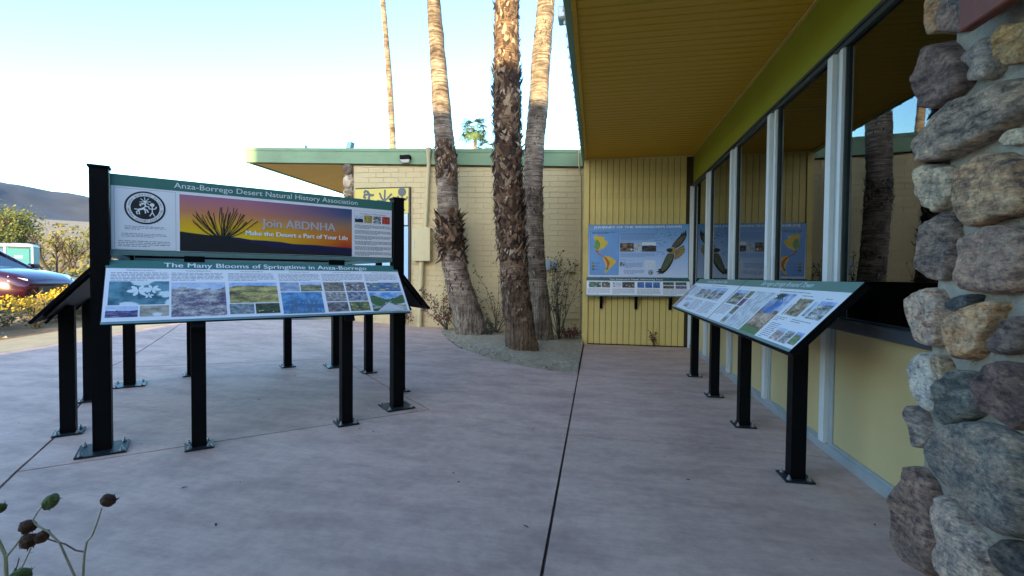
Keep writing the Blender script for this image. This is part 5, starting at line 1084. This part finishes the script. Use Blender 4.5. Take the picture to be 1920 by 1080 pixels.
def car(x, y, rz, label, col):
    z = T(x, y)+.05; E_ = empty('parked_car', (x, y, z), label, 'car'); Mt = Matrix.Translation((x, y, z)) @ Matrix.Rotation(rz, 4, 'Z')
    paint, nt_, b_ = newmat('car_paint'); b_.inputs['Base Color'].default_value = (*col, 1); b_.inputs['Roughness'].default_value = .25; b_.inputs['Coat Weight'].default_value = 1; b_.inputs['Coat Roughness'].default_value = .03; b_.inputs['Metallic'].default_value = .3
    def pt(name, m2, f, par=E_, sm_=False): b = MB(); f(b); return b.build(name, m2, par, smooth=sm_, M=Mt) if par is E_ else b.build(name, m2, par, M=Mt)
    # cross sections along x: (x, half width, z low, z belt, z top (bonnet or roof), half width of top)
    secs = [(-2.25, .70, .42, .72, .86, .60), (-2.1, .82, .28, .82, .98, .70), (-1.6, .88, .24, .90, 1.06, .74), (-1.2, .90, .24, .93, 1.10, .74), (-.6, .91, .24, .95, 1.12, .76), (.3, .91, .24, .95, 1.12, .77), (.95, .91, .24, .94, 1.08, .78), (1.5, .89, .24, .90, 1.00, .76), (2.0, .84, .26, .80, .90, .70), (2.25, .72, .34, .66, .76, .58), (2.32, .6, .42, .6, .68, .5)]
    def body(b):
        vs = []
        for (X_, hw_, zl, zb_, zt_, ht) in secs:
            ring = [(-hw_*.92, zl), (-hw_, zl+.14), (-hw_*1.01, (zl+zb_)/2), (-hw_, zb_-.03), (-(hw_+ht)/2, (zb_+zt_)/2+.02), (-ht*.8, zt_), (0, zt_+.025)]; ring = ring+[(-a_, c_) for a_, c_ in ring[-2::-1]]
            vs += [(X_, a_, c_) for a_, c_ in ring]
        n = 13; K = len(secs); b.add(vs, [(i*n+k, (i+1)*n+k, (i+1)*n+(k+1) % n, i*n+(k+1) % n) for i in range(K-1) for k in range(n)]+[tuple(range(n)), tuple((K-1)*n+k for k in range(n))[::-1]])
    bo = pt('body', paint, body, sm_=True)
    gl_ = mat('car_glass', (.02, .022, .025), .05, .05, 3, bmp=0)
    pt('cabin_glass', gl_, lambda b: b.add([(1.05, -.72, 1.06), (1.05, .72, 1.06), (-1.75, .70, 1.05), (-1.75, -.70, 1.05), (.35, -.58, 1.46), (.35, .58, 1.46), (-1.0, .57, 1.47), (-1.0, -.57, 1.47)], [(0,1,5,4),(1,2,6,5),(2,3,7,6),(3,0,4,7),(4,5,6,7)]))
    pt('roof', paint, lambda b: b.bbox(-1.08, .42, -.60, .60, 1.455, 1.50, .02))
    for s in (-1, 1):
        [pt('pillar', paint, lambda b: b.tube([pa, pb_], pr, 6)) for pa, pb_, pr in (((1.06, s*.735, 1.05), (.38, s*.60, 1.47), .035), ((-.35, s*.745, 1.08), (-.33, s*.60, 1.47), .03), ((-1.75, s*.71, 1.05), (-1.02, s*.59, 1.47), .045))]
        pt('headlight', mat('lamp_clear', (.75, .77, .8), .12, .05, 3, bmp=0), lambda b: b.add([(2.02, s*.845, .72), (2.27, s*.62, .66), (2.25, s*.60, .77), (1.98, s*.80, .85), (2.0, s*.80, .70), (2.2, s*.58, .66), (2.2, s*.56, .76), (1.95, s*.76, .84)], [(0,1,2,3),(4,5,6,7),(0,4,7,3),(1,5,6,2)]))
        pt('mirror', paint, lambda b: b.bbox(.75, .95, min(s*.92, s*1.08), max(s*.92, s*1.08), 1.05, 1.18, .03))
        for X_ in (-1.4, 1.42):
            w_ = pt('wheel', mat('rim_metal', (.5, .5, .52), .3, .1, 5, metal=.8, bmp=0), lambda b: b.tube([(X_, s*.80, .33), (X_, s*.93, .33)], .22, 20)); b = MB(); b.tube([(X_, s*.74, .33), (X_, s*.76, .33), (X_, s*.9, .33), (X_, s*.92, .33)], [.3, .33, .33, .3], 24); b.build('tyre', mat('tyre_rubber', (.015, .015, .015), .9, .2, 9), w_, M=Mt)
    pt('grille', M_dark, lambda b: b.box(2.285, 2.335, -.42, .42, .42, .60)); pt('bumper_slot', M_dark, lambda b: b.box(2.2, 2.30, -.5, .5, .28, .38))
cxy = at_depth(30, 12.0); car(cxy[0]-1.25, cxy[1]-.35, R(12), 'maroon car with pale sky reflections parked behind the yellow bushes', (.05, .006, .018))
cxy = at_depth(-10, 17); car(cxy[0]-2.2, cxy[1]+.5, R(14), 'red car parked farther back at the left edge', (.2, .012, .012))

# ------------------------------------------------------------------ dried flower stalks close to the camera
random.seed(101)
DP = .92
def near(px, py, dep=DP): d = ray(px, py); return CAM + d*(dep/d.dot(fw))
base = near(110, 1080); base = Vector((base.x-.02, base.y, g(base.x, base.y)))
FP = empty('dried_flower_plant', base, 'dried flower stalks with brown seed heads at the lower left corner', 'plant')
M_stalk = mat('pale_stalk', (.42, .38, .24), .8, .15, 20); M_stalk2 = mat('dark_stalk', (.16, .10, .08), .8, .2, 20); M_seed = mat('seed_head', (.085, .038, .018), .9, .5, 60, bmp=.6); M_seedg = mat('seed_green', (.09, .12, .025), .8, .4, 40, bmp=.4)
def stalk(px, r0, r1, m, foot=None):
    pts = [near(*q) for q in px]
    if foot is not None: pts = [base+Vector((foot, random.uniform(-.02, .02), 0)), (base+pts[0])*.5+Vector((foot*1.2, 0, .02))] + pts
    b = MB(); n = len(pts); b.tube(pts, [r0+(r1-r0)*i/(n-1) for i in range(n)], 6); b.build('stalk', m, FP)
stalk([(12, 1085), (10, 1042), (-4, 1010)], .004, .003, M_stalk, -.06)
stalk([(11, 1045), (30, 1022), (45, 1002), (50, 990)], .0022, .0014, M_stalk)
stalk([(155, 1085), (158, 1040), (163, 1015), (172, 1006), (183, 978), (191, 952)], .0028, .0012, M_stalk, .03)
stalk([(160, 1035), (142, 1032), (122, 1020), (106, 1016), (88, 1010)], .0016, .0013, M_stalk2)
stalk([(142, 1085), (126, 1050), (112, 1018), (92, 998), (68, 984), (62, 975), (72, 958), (84, 944)], .0026, .0013, M_stalk, .02)
stalk([(36, 1075), (48, 1050), (58, 1028)], .0016, .0012, M_stalk, .0)
stalk([(20, 1085), (32, 1062), (36, 1046)], .0014, .0010, M_stalk2, -.02)
def head(px, py, r, m, tilt):
    c = near(px, py); b = MB(); n = 12; d = (rt*tilt[0]+up*tilt[1]+fw*.2).normalized(); a = d.orthogonal().normalized(); e = d.cross(a)
    rings = ((-1, .12), (-.85, .55), (-.45, .95), (0, 1.05), (.45, .9), (.8, .55), (.95, .15)); vs = []
    for h, q in rings:
        for k in range(n): t = 2*math.pi*k/n; j = random.uniform(.86, 1.12); vs.append(c+d*h*r*.85+(a*math.cos(t)+e*math.sin(t))*q*r*j)
    b.add(vs, [(i*n+k, i*n+(k+1) % n, (i+1)*n+(k+1) % n, (i+1)*n+k) for i in range(6) for k in range(n)]+[tuple(range(n))[::-1], tuple(6*n+k for k in range(n))]); ho = b.build('seed_head', m, FP)
    b = MB()
    for k in range(26):                                    # ragged bracts
        t = random.uniform(0, 6.3); o_ = (a*math.cos(t)+e*math.sin(t)); s = d.cross(o_).normalized(); h = random.uniform(-.7, .5); p0 = c+d*h*r*.8+o_*r*.85; L_ = r*random.uniform(.4, .85); wd = r*.16
        b.add([p0-s*wd, p0+s*wd, p0+d*L_*.7+o_*r*random.uniform(.05, .35)], [(0, 1, 2)])
    b.build('bracts', M_seedg if m is M_seedg else M_seed, ho)
for q in ((95, 941, .0145, M_seedg, (.6, -.35)), (203, 938, .0135, M_seed, (.55, .7)), (52, 987, .0135, M_seed, (-.5, -.5)), (54, 1014, .0145, M_seed, (-.3, -.6)), (79, 1006, .0125, M_seed, (-.8, .3)), (-1, 953, .011, M_seedg, (-.5, .5)), (40, 1078, .0155, M_seedg, (.2, .8))): head(*q)
ground_sheet('soil_strip', [(-1.6, .55), (-.75, .55), (-.75, 1.02), (-1.6, 1.02)], .006, M_soil)

# ------------------------------------------------------------------ air: pale haze over the whole place
hb = MB(); hb.box(-5200, 5200, -5200, 5200, -3, 640); hz_m = bpy.data.materials.new('haze'); hz_m.use_nodes = True; hn = hz_m.node_tree
hn.nodes.remove(hn.nodes['Principled BSDF']); pv = hn.nodes.new('ShaderNodeVolumePrincipled'); pv.inputs['Color'].default_value = (.38, .6, 1, 1); pv.inputs['Density'].default_value = .000015; pv.inputs['Anisotropy'].default_value = .2
hn.links.new(pv.outputs[0], hn.nodes['Material Output'].inputs['Volume'])
tag(hb.build('haze', hz_m), 'thin pale blue haze filling the valley air', 'haze', kind='stuff')
